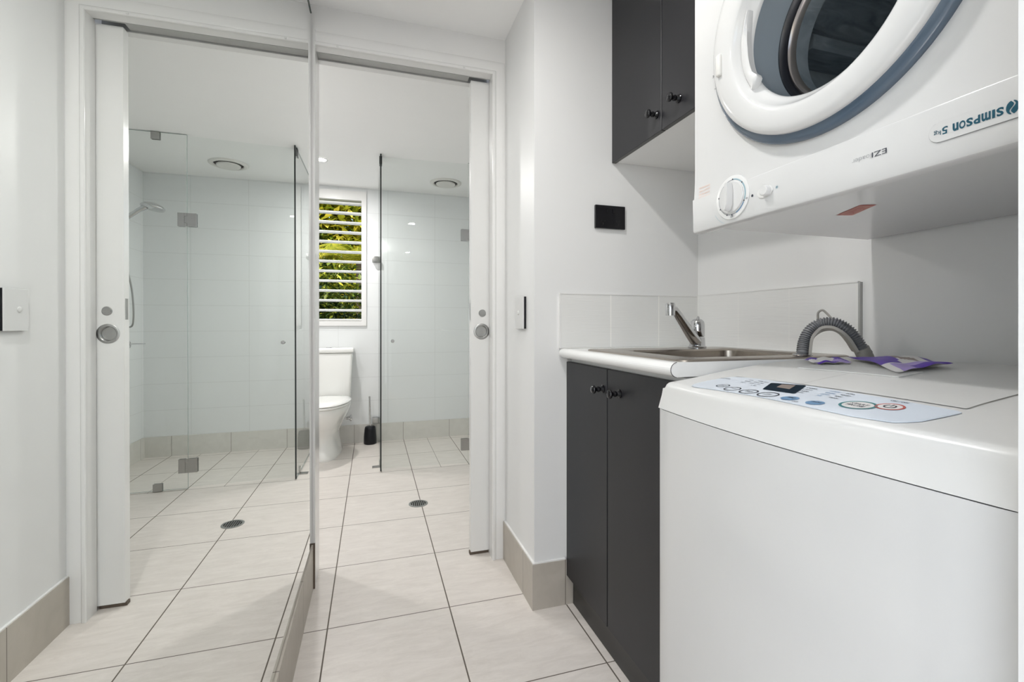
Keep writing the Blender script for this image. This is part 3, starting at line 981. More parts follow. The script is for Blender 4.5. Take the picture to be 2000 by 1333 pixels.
obj('lever', bm, M['chrome'], tp, True)

# wall cabinet
wc = thing('wall_cabinet', 'charcoal two door wall cabinet fixed above the laundry bench', 'cabinet', (1.04, 1.2, 1.6))
bm = B((0.868, XB - 0.001, 0.905, 0.921, 1.602, HC - 0.002), (0.868, XB - 0.001, 1.503, 1.519, 1.602, HC - 0.002), (0.868, XB - 0.001, 0.921, 1.503, 1.602, 1.618),
       (1.215, XB - 0.001, 0.921, 1.503, 1.618, HC - 0.002), (0.868, 1.215, 0.921, 1.503, 2.20, HC - 0.002))
obj('carcass', bm, M['bench'], wc)
for (y0, y1, ky) in ((1.2155, 1.5185, 1.2345), (0.905, 1.2125, 1.118)):
    bm = B((0.850, 0.8672, y0, y1, 1.598, HC - 0.004))
    bev(bm, 0.0012, 1)
    for f in bm.faces:
        f.normal_update()
        if f.normal.z < -0.9:
            f.material_index = 1
    d_ = obj('door', bm, [M['charcoal'], M['charcoal_edge']], wc)
    cab_knob(0.8498, ky + (0.004 if ky > 1.2 else 0.012), 1.655, d_)

# power outlet
po = thing('power_outlet', 'black double power outlet on the white wall above the bench', 'power outlet', (0.84, YW, 1.395))
bm = bev(B((0.778, 0.900, YW - 0.0115, YW - 0.0005, 1.353, 1.438)), 0.0012, 1)
obj('plate', bm, M['blackgloss'], po)
for x in (0.808, 0.870):
    bm = bmesh.new()
    for dx, dz, w, h in ((-0.007, 0.002, 0.0016, 0.008), (0.007, 0.002, 0.0016, 0.008), (0, -0.010, 0.0016, 0.008)):
        box(bm, x + dx - w / 2, x + dx + w / 2, YW - 0.0122, YW - 0.0116, 1.380 + dz - h / 2, 1.380 + dz + h / 2)
    obj('socket', bm, M['matblack'], po)
for x in (0.827, 0.852):
    bm = bev(B((x - 0.005, x + 0.005, YW - 0.0138, YW - 0.0116, 1.410, 1.426)), 0.0008, 1)
    obj('rocker', bm, M['blackgloss'], po)
# light switch on the nib
ls = thing('light_switch', 'white light switch with a black edge on the passage wall beside the door', 'light switch', (0.545, 1.655, 1.045))
obj('base_plate', B((0.5375, 0.5445, 1.608, 1.700, 0.985, 1.104)), M['black'], ls)
bm = bev(B((0.5325, 0.5372, 1.6088, 1.701, 0.984, 1.105)), 0.0008, 1)
obj('cover_plate', bm, M['white'], ls)
bm = bmesh.new()
lathe(bm, [(0.0085, 0), (0.0085, 0.002), (0.007, 0.0028), (0, 0.0028)], (0.5325, 1.664, 1.045), (-1, 0, 0), 24)
obj('button', bm, M['plastic'], ls, True, 40)

# ================================================================== WASHING MACHINE
PXS = [.57, .6, .669, .76, .88, .94, 1.15, 1.2]
PZS = [.862, .872, .8795, .894, .9085, .913, .919, .917]
def interp(x, xs, ys):
    if x <= xs[0]:
        return ys[0]
    for i in range(len(xs) - 1):
        if x <= xs[i + 1]:
            t = (x - xs[i]) / (xs[i + 1] - xs[i])
            return ys[i] * (1 - t) + ys[i + 1] * t
    return ys[-1]
WY0, WY1, WYC = 0.272, 0.872, 0.572
def top(x, y):
    return sum(interp(x + d, PXS, PZS) for d in (-.02, -.01, 0, .01, .02)) / 5 + .006 * max(0, 1 - ((y - WYC) / .3) ** 2)
def xbow(y):
    return 0.6005 - 0.0215 * max(0, 1 - ((y - WYC) / 0.3) ** 2)
wm = thing('washing_machine', 'white top loading washing machine with a pale blue control panel', 'washing machine', (0.87, WYC, 0))
bm = bmesh.new()
outl = []
NB_ = 24
for i in range(NB_ + 1):
    y = WY1 - (WY1 - WY0) * i / NB_
    e_ = min(y - WY0, WY1 - y)
    r = 0.012
    dx = r - math.sqrt(max(0, r * r - (r - e_) ** 2)) if e_ < r else 0
    outl.append((xbow(y) + dx, y))
outl = [(xbow(WY1) + 0.012, WY1)] + [(xbow(WY1) + 0.0035, WY1 - 0.0035)] + outl[1:-1] + [(xbow(WY0) + 0.0035, WY0 + 0.0035), (xbow(WY0) + 0.012, WY0)]
outl += [(1.15, WY0), (1.15, WY1)]
prism(bm, outl, (0, 0, 0.022), (1, 0, 0), (0, 1, 0), (0, 0, 1), 0.7945)
obj('cabinet_body', bm, M['white'], wm, True, 30)
for (x, y) in ((0.64, 0.32), (0.64, 0.82), (1.1, 0.32), (1.1, 0.82)):
    bm = bmesh.new()
    lathe(bm, [(0.022, 0.0005), (0.022, 0.012), (0.012, 0.014), (0.012, 0.022)], (x, y, 0), (0, 0, 1), 16)
    obj('foot', bm, M['black_rubber'], wm)
obj('seam_gasket', B((0.612, 1.145, WY0 + 0.008, WY1 - 0.008, 0.8162, 0.8178)), M['matblack'], wm)
# top cover as a domed skin
bm = bmesh.new()
def cover_z(x, y):
    z = top(x, y)
    r = 0.014
    xr = xbow(y) + 0.011
    q = [max(0, r - max(0, min(y - (WY0 + 0.005), (WY1 - 0.005) - y))), max(0, r - max(0, min(x - xr, 1.15 - x)))]
    dd = min(r, math.hypot(*q))
    return z - (r - math.sqrt(r * r - dd * dd)) * 0.9
ys = [WY0 + 0.005 + d for d in (0, .001, .003, .006, .010, .014)] + [WY0 + 0.03 + (WY1 - WY0 - 0.06) * k / 26 for k in range(27)] + [WY1 - 0.005 - d for d in (.014, .010, .006, .003, .001, 0)]
us = [0, .001, .003, .006, .010, .014, .02, .03, .045, .065, .09, .12, .16, .2, .25, .3, .35, .4, .45, .5, .525, .530, .535, .538]
grid = []
for y in ys:
    row = []
    xr = xbow(y) + 0.011
    for u in us:
        x = xr + u * (1.15 - xr) / .538
        row.append(bm.verts.new((x, y, cover_z(x, y))))
    grid.append(row)
for i in range(len(ys) - 1):
    for j in range(len(us) - 1):
        bm.faces.new((grid[i][j], grid[i + 1][j], grid[i + 1][j + 1], grid[i][j + 1]))
# skirt down to the seam, leaning outwards
loop = [grid[i][0] for i in range(len(ys))] + [grid[-1][j] for j in range(1, len(us))] + [grid[i][-1] for i in range(len(ys) - 2, -1, -1)] + [grid[0][j] for j in range(len(us) - 2, 0, -1)]
low = []
mid = []
for v in loop:
    x, y, z = v.co
    k = (y - WYC) / (0.5 * (WY1 - WY0) - 0.005)
    yy = WYC + k * (0.5 * (WY1 - WY0) - 0.0022)
    onfront = x < 0.63
    xx = x - 0.0098 * (1.15 - x) / 0.54
    low.append(bm.verts.new((xx, yy, 0.8178)))
    xm = x - 0.0022 * (1.15 - x) / 0.54
    mid.append(bm.verts.new((xm, WYC + k * (0.5 * (WY1 - WY0) - 0.0040), 0.8460)))
n = len(loop)
for i in range(n):
    j = (i + 1) % n
    bm.faces.new((loop[i], mid[i], mid[j], loop[j]))
    bm.faces.new((mid[i], low[i], low[j], mid[j]))
obj('top_cover', bm, M['plastic'], wm, True, 50)
def patch(x0, x1, y0, y1, nx, ny, lift, name, m_, parent, th=0.0, xb=None, xt=None):
    bm = bmesh.new()
    g = []
    for i in range(ny + 1):
        y = y0 + (y1 - y0) * i / ny
        a = xb(y) if xb else x0
        b = xt(y) if xt else x1
        g.append([bm.verts.new((a + (b - a) * j / nx, y, top(a + (b - a) * j / nx, y) + lift)) for j in range(nx + 1)])
    for i in range(ny):
        for j in range(nx):
            bm.faces.new((g[i][j], g[i + 1][j], g[i + 1][j + 1], g[i][j + 1]))
    if th:
        lp = [g[0][j] for j in range(nx + 1)] + [g[i][nx] for i in range(1, ny + 1)] + [g[ny][j] for j in range(nx - 1, -1, -1)] + [g[i][0] for i in range(ny - 1, 0, -1)]
        lo = [bm.verts.new((v.co.x, v.co.y, v.co.z - th)) for v in lp]
        for i in range(len(lp)):
            j = (i + 1) % len(lp)
            bm.faces.new((lp[i], lo[i], lo[j], lp[j]))
    return obj(name, bm, m_, parent, True, 50)
# lid in two folding leaves over a fine dark seam
patch(0.7275, 1.0, 0.3885, 0.779, 10, 14, 0.0004, 'lid_seam', M['seamgrey'], wm)
patch(0.7225, 0.999, 0.3895, 0.6245, 10, 10, 0.0012, 'lid', M['plastic'], wm)
patch(0.7225, 0.999, 0.6255, 0.778, 10, 10, 0.0012, 'lid', M['plastic'], wm)
patch(0.842, 0.90, 0.545, 0.735, 4, 12, 0.0030, 'lid_grip', M['plastic2'], wm, th=0.0015)
XBY = [.384, .388, .397, .406, .451, .499, .560, .614, .706, .760, .775, .785, .792]
XBV = [.700, .650, .628, .616, .608, .609, .612, .614, .611, .608, .611, .630, .664]
XTY = [.384, .392, .47, .583, .65, .718, .755, .777, .786, .792]
XTV = [.704, .708, .712, .7165, .7195, .7215, .7205, .714, .700, .669]
cp = patch(0, 0, .384, .792, 8, 60, 0.0016, 'control_panel', M['panel'], wm, th=0.001,
           xb=lambda y: interp(y, XBY, XBV), xt=lambda y: interp(y, XTY, XTV))
LFT = 0.0022
def on_top(bm_):
    for v in bm_.verts:
        v.co.z += top(v.co.x, v.co.y)
    return bm_
def ring_flat(bm, x, y, r0, r1, z, n=32, mi=0, rx=1.0):
    a = [bm.verts.new((x + r0 * rx * math.cos(2 * PI * i / n), y + r0 * math.sin(2 * PI * i / n), z)) for i in range(n)]
    if r1 <= 0:
        bm.faces.new(a).material_index = mi
        return
    b = [bm.verts.new((x + r1 * rx * math.cos(2 * PI * i / n), y + r1 * math.sin(2 * PI * i / n), z)) for i in range(n)]
    for i in range(n):
        j = (i + 1) % n
        bm.faces.new((a[i], a[j], b[j], b[i])).material_index = mi
RT, UP = (0, -1, 0), (1, 0, 0)
def label_lines(bm, x, y, lines, h, mi, z=0.0, gap=1.35):
    for k, s in enumerate(lines):
        w = h * 0.72 * len(s)
        text_into(bm, s, (x - k * h * gap, y + w / 2, z), RT, UP, h, w, bold=0.01, mi=mi)
def button(x, y, r, kind):
    bm = bmesh.new()
    if kind == 'ring':
        ring_flat(bm, x, y, r, r * 0.84, LFT, mi=0)
        label_lines(bm, x + 0.001, y, ['WATER', 'LEVEL'] if y > .7 else (['WASH'] if y > .67 else (['RINSE', 'SPIN'] if y > .63 else ['TIME', 'DELAY'])), 0.0038, 0, LFT)
        ms = [M['ink']]
    elif kind == 'blue':
        ring_flat(bm, x, y, r, 0, LFT, mi=0)
        label_lines(bm, x + 0.0005, y, ['TEMP'] if y > .55 else ['PROG'], 0.0050, 1, LFT + 0.0004)
        ms = [M['inkblue'], M['ink']]
    elif kind == 'start':
        ring_flat(bm, x, y, r, r * 0.84, LFT, mi=0)
        ring_flat(bm, x, y, r * 0.83, 0, LFT, mi=2)
        label_lines(bm, x + 0.001, y, ['START', 'PAUSE'], 0.0068, 1, LFT + 0.0004)
        ms = [M['inkteal'], M['ink'], M['packwhite']]
    else:
        ring_flat(bm, x, y, r, r * 0.83, LFT, mi=0)
        ring_flat(bm, x, y, r * 0.82, 0, LFT, mi=2)
        n = 20
        for i in range(n):
            t0 = math.radians(30 + 300 * i / n); t1 = math.radians(30 + 300 * (i + 1) / n)
            vs = [bm.verts.new((x + rr * math.cos(t), y + rr * math.sin(t), LFT + 0.0004)) for rr, t in ((r * .46, t0), (r * .46, t1), (r * .34, t1), (r * .34, t0))]
            bm.faces.new(vs).material_index = 1
        vs = [bm.verts.new(p) for p in ((x, y - .0008, LFT + .0004), (x, y + .0008, LFT + .0004), (x + r * .55, y + .0008, LFT + .0004), (x + r * .55, y - .0008, LFT + .0004))]
        bm.faces.new(vs).material_index = 1
        ms = [M['inkred'], M['ink'], M['packwhite']]
    on_top(bm)
    return obj('button', bm, ms, cp)
button(.642, .722, .0125, 'ring'); button(.631, .686, .0150, 'ring'); button(.630, .647, .0160, 'ring'); button(.632, .608, .0170, 'ring')
button(.632, .566, .0132, 'blue'); button(.632, .523, .0125, 'blue'); button(.658, .479, .0225, 'start'); button(.676, .4485, .0165, 'power')
bm = bmesh.new()
vs = [bm.verts.new((x, y, LFT)) for x, y in ((.658, .642), (.6595, .646), (.702, .669), (.7045, .667), (.7155, .612), (.7135, .607), (.663, .584), (.6605, .586))]
bm.faces.new(vs)
dsp = obj('display', on_top(bm), M['display'], cp)
bm = bmesh.new()
bm.faces.new([bm.verts.new((x, y, LFT + .0005)) for x, y in ((.681, .637), (.702, .645), (.707, .621), (.680, .610))])
obj('display_window', on_top(bm), M['lcd'], dsp)
def words(x, y, s, h, mi, dot=None):
    bm = bmesh.new()
    text_into(bm, s, (x, y, LFT), RT, UP, h * 1.15, h * 0.8 * len(s), bold=0.03)
    if dot:
        ring_flat(bm, x + .0016, dot, .0013, 0, LFT, 8)
    obj('panel_word', on_top(bm), (M['ink'], M['ink'], M['inkblue'])[mi], cp)
words(.694, .788, 'AUTO WASHER', .0030, 0)
for k, (s1, s2) in enumerate((('SOAK', 'WASH'), ('RINSE', 'SPIN'), ('DELAY', 'HOUR'))):
    words(.703 - .010 * k, .722, s1, .0032, 1)
    words(.704 - .010 * k, .702, s2, .0032, 1)
for k in range(4):
    x = .704 - .0105 * k
    words(x - .0016, .594 - .002 * k, ('NORMAL', 'HEAVY', 'RAPID', 'WOOL')[k], .0034, 0, .597 - .002 * k)
    words(x - .0016, .557 - .001 * k, ('COTTON', 'GENTLE', 'DUVET', 'TUB')[k], .0034, 2)
    words(x - .0016, .530 + .001 * k, ('EXTRA', 'RINSE+', 'SPIN', 'DRAIN')[k], .0034, 1)
    words(x - .0016, .686 - .002 * k, ('HIGH', 'MED', 'LOW', 'MIN')[k], .0030, 0, .690 - .002 * k)
words(.618, .552, 'LOCK', .0036, 0)
words(.702, .466, 'ON / OFF', .0036, 0)

# packets on the lid: a puffed sachet sheet between four corners
def packet(name, label, corners, zlift, puff, nx, ny, colour_at, seed, mats_):
    rnd = random.Random(seed)
    ph = [rnd.uniform(0, 6.28) for _ in range(8)]
    A_, B_, C_, D_ = [Vector((x, y, 0)) for x, y in corners]
    bm = bmesh.new()
    up, dn = [], []
    for i in range(ny + 1):
        t = i / ny
        ru, rd = [], []
        for j in range(nx + 1):
            s = j / nx
            p = A_ * (1 - s) * (1 - t) + B_ * s * (1 - t) + C_ * s * t + D_ * (1 - s) * t
            edge = min(s, 1 - s, t * .6, (1 - t) * .6)
            fat = puff * (1 - math.exp(-edge * 9)) * (1 + .25 * math.sin(7 * s + ph[0]) * math.sin(5 * t + ph[1]))
            lift = zlift + .0018 * (1 + math.sin(9 * s + 4 * t + ph[2])) + .0012 * (1 + math.sin(15 * t - 6 * s + ph[3])) + .003 * max(0, 1 - 6 * (1 - s)) * (0.5 + 0.5 * math.sin(4 * t + ph[4]))
            zt = max(top(p.x, p.y), 0.90) + 0.0015
            ru.append(bm.verts.new((p.x, p.y, zt + lift + fat)))
            if 0 < i < ny and 0 < j < nx:
                rd.append(bm.verts.new((p.x, p.y, zt + lift - min(fat * .3, lift * .6) - 0.0004)))
            else:
                rd.append(ru[-1])
        up.append(ru); dn.append(rd)
    for i in range(ny):
        for j in range(nx):
            s, t = (j + .5) / nx, (i + .5) / ny
            f = bm.faces.new((up[i][j], up[i + 1][j], up[i + 1][j + 1], up[i][j + 1]))
            f.material_index = colour_at(s, t)
            try:
                f = bm.faces.new((dn[i][j], dn[i][j + 1], dn[i + 1][j + 1], dn[i + 1][j]))
                f.material_index = 2
            except ValueError:
                pass
    o = obj(name, bm, mats_, None, True, 70)
    return tag(o, label, 'packet', 'purple packets on the washing machine lid')
PM = [M['purple'], M['lilac'], M['packwhite'], M['brownprint'], M['ink']]
def colR(s, t):
    if t > .86 or s < .12:
        return 0
    if ((s - .46) / .17) ** 2 + ((t - .56) / .17) ** 2 < 1:
        return 3
    if .66 < s < .74 and .58 < t < .72:
        return 4
    if t < .44 - .12 * s and s < .72:
        return 0
    if t < .12:
        return 2
    if s > .86:
        return 0 if t > .35 else 1
    if s > .76:
        return 1
    return 2
def colL(s, t):
    if (s - .5) ** 2 / .09 + (t - .45) ** 2 / .05 < 1:
        return 2
    return 0 if (s + t * .6) % .7 < .38 else (1 if t > .5 else 2)
packet('sachet_packet', 'open purple and white packet with a brown oval picture, right of the other one', ((1.028, .772), (.862, .560), (.983, .548), (1.098, .668)), .003, .006, 44, 26, colR, 3, PM)
packet('sachet_packet', 'smaller crumpled purple and white packet tucked left of the larger one', ((.875, .716), (.922, .790), (1.003, .785), (.942, .697)), .002, .005, 26, 18, colL, 8, PM)

# drain hose hooked over the sink
dh = thing('drain_hose', 'grey corrugated drain hose hooked from the washer into the laundry sink', 'hose', (1.06, 0.911, 0.92))
hp = [(1.060, .912, .9225), (1.060, .911, .930), (1.070, .915, .955), (1.082, .913, .979), (1.097, .905, .996), (1.109, .892, 1.004), (1.121, .872, 1.003), (1.133, .853, .989),
      (1.146, .841, .966), (1.158, .832, .936), (1.170, .829, .914), (1.176, .829, .80), (1.176, .829, .60)]
raw = catmull(hp, 40)
# even spacing so the corrugations are regular
path = [raw[0]]
acc = 0.0
for p, q in zip(raw[:-1], raw[1:]):
    seg_ = (q - p).length
    while acc + seg_ >= 0.0014:
        t_ = (0.0014 - acc) / seg_
        p = p.lerp(q, t_)
        seg_ = (q - p).length
        path.append(p.copy())
        acc = 0.0
    acc += seg_
off = []
rad = []
cw = Vector((1.10, .875, .93))
for i, p in enumerate(path):
    rad.append(0.0)
rad = [0.0150 if (i % 4) in (0, 1) else 0.0118 for i in range(len(path))]
bm = bmesh.new()
tube(bm, path, rad, 16)
obj('corrugated_hose', bm, M['greyhose'], dh, True, 60)
# hook former on the inner side of the bend
bm = bmesh.new()
inner = []
for i, p in enumerate(path):
    if p.z > .935 or (p.z > .922 and p.y > .88):
        q = p + (cw - p).normalized() * 0.0118
        inner.append(q)
side = Vector((0.6, 0.25, 0)).normalized()
nrm_ = []
rs = []
for i, p in enumerate(inner):
    d = (inner[min(i + 1, len(inner) - 1)] - inner[max(i - 1, 0)]).normalized()
    w = (p - cw); w = (w - d * w.dot(d)).normalized()
    s_ = d.cross(w).normalized()
    rs.append([bm.verts.new(p + s_ * a + w * b) for a, b in ((-.0165, .001), (-.0165, -.006), (.0165, -.006), (.0165, .001), (.0140, .001), (.0140, -.004), (-.0140, -.004), (-.0140, .001))])
for a, b in zip(rs[:-1], rs[1:]):
    for i in range(8):
        j = (i + 1) % 8
        bm.faces.new((a[i], a[j], b[j], b[i]))
bm.faces.new(rs[0]); bm.faces.new(rs[-1])
obj('hook_former', bm, M['greyclip'], dh, True, 40)
bm = bmesh.new()
tube(bm, [(1.1555, .8330, .9420), (1.170, .8290, .9120), (1.176, .829, .86)], [0.0172, 0.0178, 0.0178], 16)
obj('end_cuff', bm, M['greyclip'], dh, True, 50)
bm = bmesh.new()
tube(bm, catmull([(1.105, .906, 1.012), (1.103, .904, 1.030), (1.107, .896, 1.037), (1.112, .889, 1.030), (1.115, .876, 1.014)], 6), 0.0028, 8)
obj('hanging_loop', bm, M['greyclip'], dh, True)
bm = bmesh.new()
ring = [(1.060 + .021 * math.cos(2 * PI * i / 24), .912 + .021 * math.sin(2 * PI * i / 24), .9225) for i in range(24)]
tube(bm, ring, 0.0018, 8, closed=True)
obj('outlet_ring', bm, M['chrome'], dh, True)

# ================================================================== CLOTHES DRYER (hung upside down)
DY0, DY1, DZ0, DZ1 = 0.268, 0.862, 1.2035, 2.05
dr = thing('clothes_dryer', 'white wall mounted clothes dryer hung upside down above the washing machine', 'clothes dryer', (0.95, 0.565, 1.2))
bm = bmesh.new()
DC = Vector((0.6905, 0.560, 1.521))
sec = [(0.6905, 1.335), (0.6903, 1.320), (0.6895, 1.300), (0.6888, 1.288), (0.6880, 1.2786), (0.7145, 1.2786), (0.7145, 1.2185), (XB - 0.012, 1.2185), (XB - 0.012, DZ1), (0.6905, DZ1)]
la = [bm.verts.new((x, DY0, z)) for x, z in sec]
lb = [bm.verts.new((x, DY1, z)) for x, z in sec]
for i in range(len(sec) - 1):
    bm.faces.new((la[i], lb[i], lb[i + 1], la[i + 1]))
bm.faces.new(la); bm.faces.new(lb[::-1])
# front sheet between z 1.335 and the top with a round hole for the door recess
cor = [(DY0, 1.335), (DY1, 1.335), (DY1, DZ1), (DY0, DZ1)]
angs = sorted([math.atan2(z - DC.z, y - DC.y) for y, z in cor] + [-PI + 2 * PI * (k + .5) / 96 for k in range(96)])
inn, out_ = [], []
for t in angs:
    c_, s_ = math.cos(t), math.sin(t)
    k1 = ((DY1 if c_ > 0 else DY0) - DC.y) / c_ if abs(c_) > 1e-9 else 1e9
    k2 = ((DZ1 if s_ > 0 else 1.335) - DC.z) / s_ if abs(s_) > 1e-9 else 1e9
    k_ = min(k1, k2)
    out_.append(bm.verts.new((0.6905, DC.y + k_ * c_, DC.z + k_ * s_)))
    rr_ = min(0.152, k_ * 0.98)
    inn.append(bm.verts.new((0.6905, DC.y + rr_ * c_, DC.z + rr_ * s_)))
for i in range(len(angs)):
    j = (i + 1) % len(angs)
    bm.faces.new((out_[i], out_[j], inn[j], inn[i]))
bmesh.ops.remove_doubles(bm, verts=bm.verts, dist=1e-6)
obj('cabinet_body', bm, M['white'], dr, True, 30)
for z_ in (1.26, 1.85):
    obj('mounting_rail', B((XB - 0.0115, XB - 0.001, 0.32, 0.82, z_, z_ + 0.04)), M['satin'], dr)
bm = bmesh.new()
poly = [(0.6873, 1.2765), (0.6882, 1.2400), (0.6888, 1.2080), (0.6905, 1.2050), (0.6935, 1.2035), (0.7125, 1.2035), (0.7140, 1.2050), (0.7140, 1.2785), (0.6880, 1.2786)]
prism(bm, poly, (0, DY0, 0), (1, 0, 0), (0, 0, 1), (0, 1, 0), DY1 + 0.0035 - DY0)
cpn = obj('control_fascia', bm, M['white'], dr, True, 30)
# door
door_d = bpy.data.objects.new('door', None)
door_d.empty_display_size = 0.05
COL.objects.link(door_d); door_d.location = DC; door_d.parent = dr
door_d.matrix_parent_inverse = parent_world(dr).inverted()
AX = (-1, 0, 0)
def ring_loft(name, prof, m_, parent, seg=96):
    """prof: (radius, X, centre height); rings may be slightly eccentric as on the real door"""
    bm = bmesh.new()
    rs = [[bm.verts.new((x, DC.y + r * math.cos(2 * PI * i / seg), cz + r * math.sin(2 * PI * i / seg))) for i in range(seg)] for r, x, cz in prof]
    for a, b in zip(rs[:-1], rs[1:]):
        for i in range(seg):
            j = (i + 1) % seg
            bm.faces.new((a[i], a[j], b[j], b[i]))
    return obj(name, bm, m_, parent, True, 60)
ZO, ZI = 1.536, 1.521
ring_loft('side_band', [(.231, .6903, ZO), (.2318, .684, ZO), (.2300, .680, ZO), (.2250, .6775, ZO), (.2195, .6765, ZO), (.2170, .6745, ZO)], M['bluegrey'], door_d)
ring_loft('door_ring', [(.2170, .6745, ZO), (.2172, .6700, ZO), (.2150, .6655, ZO - .001), (.2100, .6620, ZO - .002), (.2000, .6598, ZO - .004), (.1850, .6588, 1.528), (.1700, .6592, 1.524),
                        (.1625, .6605, ZI), (.1590, .6628, ZI), (.1560, .6675, ZI), (.1520, .6740, ZI), (.1470, .6800, ZI), (.1420, .6842, ZI), (.1395, .6880, ZI), (.1390, .6920, ZI)], M['white'], door_d)
ring_loft('inner_cone', [(.1392, .6915, ZI), (.1420, .7000, ZI), (.1450, .7200, ZI), (.1465, .7450, ZI), (.1470, .7600, ZI)], M['cone'], door_d)
ring_loft('seal_ring', [(.1470, .7600, ZI), (.1440, .7590, ZI), (.1390, .7650, ZI), (.1360, .7730, ZI)], M['seal'], door_d)
ring_loft('glass_rim', [(.1365, .7715, ZI), (.1330, .7685, ZI), (.1290, .7720, ZI), (.1260, .7820, ZI)], M['bronze'], door_d)
bm = bmesh.new()
lathe(bm, [(0.1285, -0.083), (0.118, -0.096), (0.098, -0.108), (0.065, -0.117), (0.03, -0.121), (0, -0.122)], Vector((DC.x, DC.y, ZI)), AX, 64, cap0=False, cap1=False)
obj('porthole_glass', bm, M['glass'], door_d, True, 70)
bm = bmesh.new()
lathe(bm, [(0.126, -0.091), (0.130, -0.125), (0.215, -0.132), (0.225, -0.16), (0.225, -0.42), (0.20, -0.445), (0, -0.45)], Vector((DC.x, DC.y, ZI)), AX, 64, cap0=False, cap1=False)
obj('drum', bm, M['drum'], dr, True, 70)
for k in range(3):
    t = 0.35 + k * 2 * PI / 3
    bm = bmesh.new()
    u_ = Vector((0, math.cos(t), math.sin(t))); v_ = Vector((0, -math.sin(t), math.cos(t)))
    prism(bm, [(0.222, -0.035), (0.165, -0.012), (0.158, 0.0), (0.165, 0.012), (0.222, 0.035)], Vector((DC.x + .17, DC.y, ZI)), u_, v_, (1, 0, 0), 0.24)
    obj('drum_vane', bm, M['drum'], dr, True, 30)
# white grip on the far side of the opening
bm = bmesh.new()
rs = []
NG = 20
for k in range(NG + 1):
    f_ = k / NG
    ph_ = math.radians(27 - 62 * f_)
    w = min(1.0, (f_ / .45)) ** 0.8 * 0.85 + 0.05
    if f_ > .82:
        w = .85 + .45 * math.sin((f_ - .82) / .18 * PI)
    if k == NG:
        w = .15
    d = Vector((0, math.cos(ph_), math.sin(ph_)))
    C_ = Vector((0, DC.y, ZI))
    r0, r1 = 0.1520, 0.1450 - 0.0125 * w
    rs.append([bm.verts.new(C_ + d * r0 + Vector((.6760, 0, 0))), bm.verts.new(C_ + d * (r0 * .7 + r1 * .3) + Vector((.6700 , 0, 0))), bm.verts.new(C_ + d * (r0 * .3 + r1 * .7) + Vector((.6690, 0, 0))),
               bm.verts.new(C_ + d * r1 + Vector((.6730, 0, 0))), bm.verts.new(C_ + d * (r1 + .001) + Vector((.6850, 0, 0))), bm.verts.new(C_ + d * r0 + Vector((.6850, 0, 0)))])
for a, b in zip(rs[:-1], rs[1:]):
    for i in range(6):
        j = (i + 1) % 6
        bm.faces.new((a[i], a[j], b[j], b[i]))
bm.faces.new(rs[0]); bm.faces.new(rs[-1])
obj('door_grip', bm, M['white'], door_d, True, 50)
# latch tab and its little pictogram
bm = bev(B((0.6535, 0.6680, 0.7440, 0.7560, 1.492, 1.535)), 0.003, 2)
obj('door_latch', bm, M['vane'], door_d, True, 50)
R_D, U_D = (0, 1, 0), (0, 0, -1)      # lettering is upside down on the hung dryer
bm = bmesh.new()
XF = 0.6905
def fq(bm, y0, y1, z0, z1, x, mi=0):
    bm.faces.new([bm.verts.new(p) for p in ((x, y0, z0), (x, y1, z0), (x, y1, z1), (x, y0, z1))]).material_index = mi
bm.faces.new([bm.verts.new((XF - .0004, 0.797 + y, 1.512 + z)) for y, z in ((0, 0), (.0026, 0), (.0034, .012), (.0012, .014))])
text_into(bm, 'o', (XF - .0004, .795, 1.533), R_D, U_D, .005)
text_into(bm, 'c', (XF - .0004, .802, 1.527), R_D, U_D, .005)
text_into(bm, 'OPEN', (XF - .0004, .786, 1.498), R_D, U_D, .0035, .014)
text_into(bm, 'i)', (XF - .0004, .785, 1.512), R_D, U_D, .010, .006)
obj('latch_pictogram', bm, M['ink'], dr)
# rotary timer: plate, scale, knob
KC = Vector((0.6876, 0.7475, 1.2540))
bm = bmesh.new()
lathe(bm, [(0.0435, 0.0), (0.0430, 0.0012), (0.0405, 0.0018), (0, 0.0018)], KC, AX, 64)
tm = obj('timer_dial', bm, M['plastic2'], dr, True, 40)
bm = bmesh.new()
def arc(bm, c, r0, r1, a0, a1, x, mi, n=30):
    for i in range(n):
        t0 = math.radians(a0 + (a1 - a0) * i / n); t1 = math.radians(a0 + (a1 - a0) * (i + 1) / n)
        bm.faces.new([bm.verts.new((x, c.y + r * math.cos(t), c.z + r * math.sin(t))) for r, t in ((r0, t0), (r1, t0), (r1, t1), (r0, t1))]).material_index = mi
xx = KC.x - 0.0022
arc(bm, KC, .0335, .0352, 0, 360, xx + .0002, 3, 48)
arc(bm, KC, .0340, .0362, 98, 138, xx, 0)
arc(bm, KC, .0338, .0366, 142, 200, xx, 0)
arc(bm, KC, .0340, .0362, 208, 250, xx, 1)
for a in (95, 140, 204, 268, 290, 330, 10):
    t = math.radians(a)
    ring_ = [bm.verts.new((xx - .0002, KC.y + .0352 * math.cos(t) + .0016 * math.cos(q * PI / 4), KC.z + .0352 * math.sin(t) + .0016 * math.sin(q * PI / 4))) for q in range(8)]
    bm.faces.new(ring_).material_index = 2
text_into(bm, '60', (xx - .0002, KC.y - .004, KC.z - .0365), R_D, U_D, .004, .006, mi=2)
text_into(bm, '40', (xx - .0002, KC.y - .0415, KC.z - .010), R_D, U_D, .0035, .005, mi=2)
arc(bm, KC + Vector((0, .004, 0)), .0500, .0506, 330, 270 + 20, KC.x - .0004, 0, 16)
obj('dial_scale', bm, [M['inkpale'], M['inkblue'], M['ink'], M['inkgrey']], tm)
bm = bmesh.new()
lathe(bm, [(0.0312, 0.0018), (0.0315, 0.004), (0.0305, 0.0052), (0, 0.006)], KC, AX, 48)
kn = obj('timer_knob', bm, M['white'], tm, True, 40)
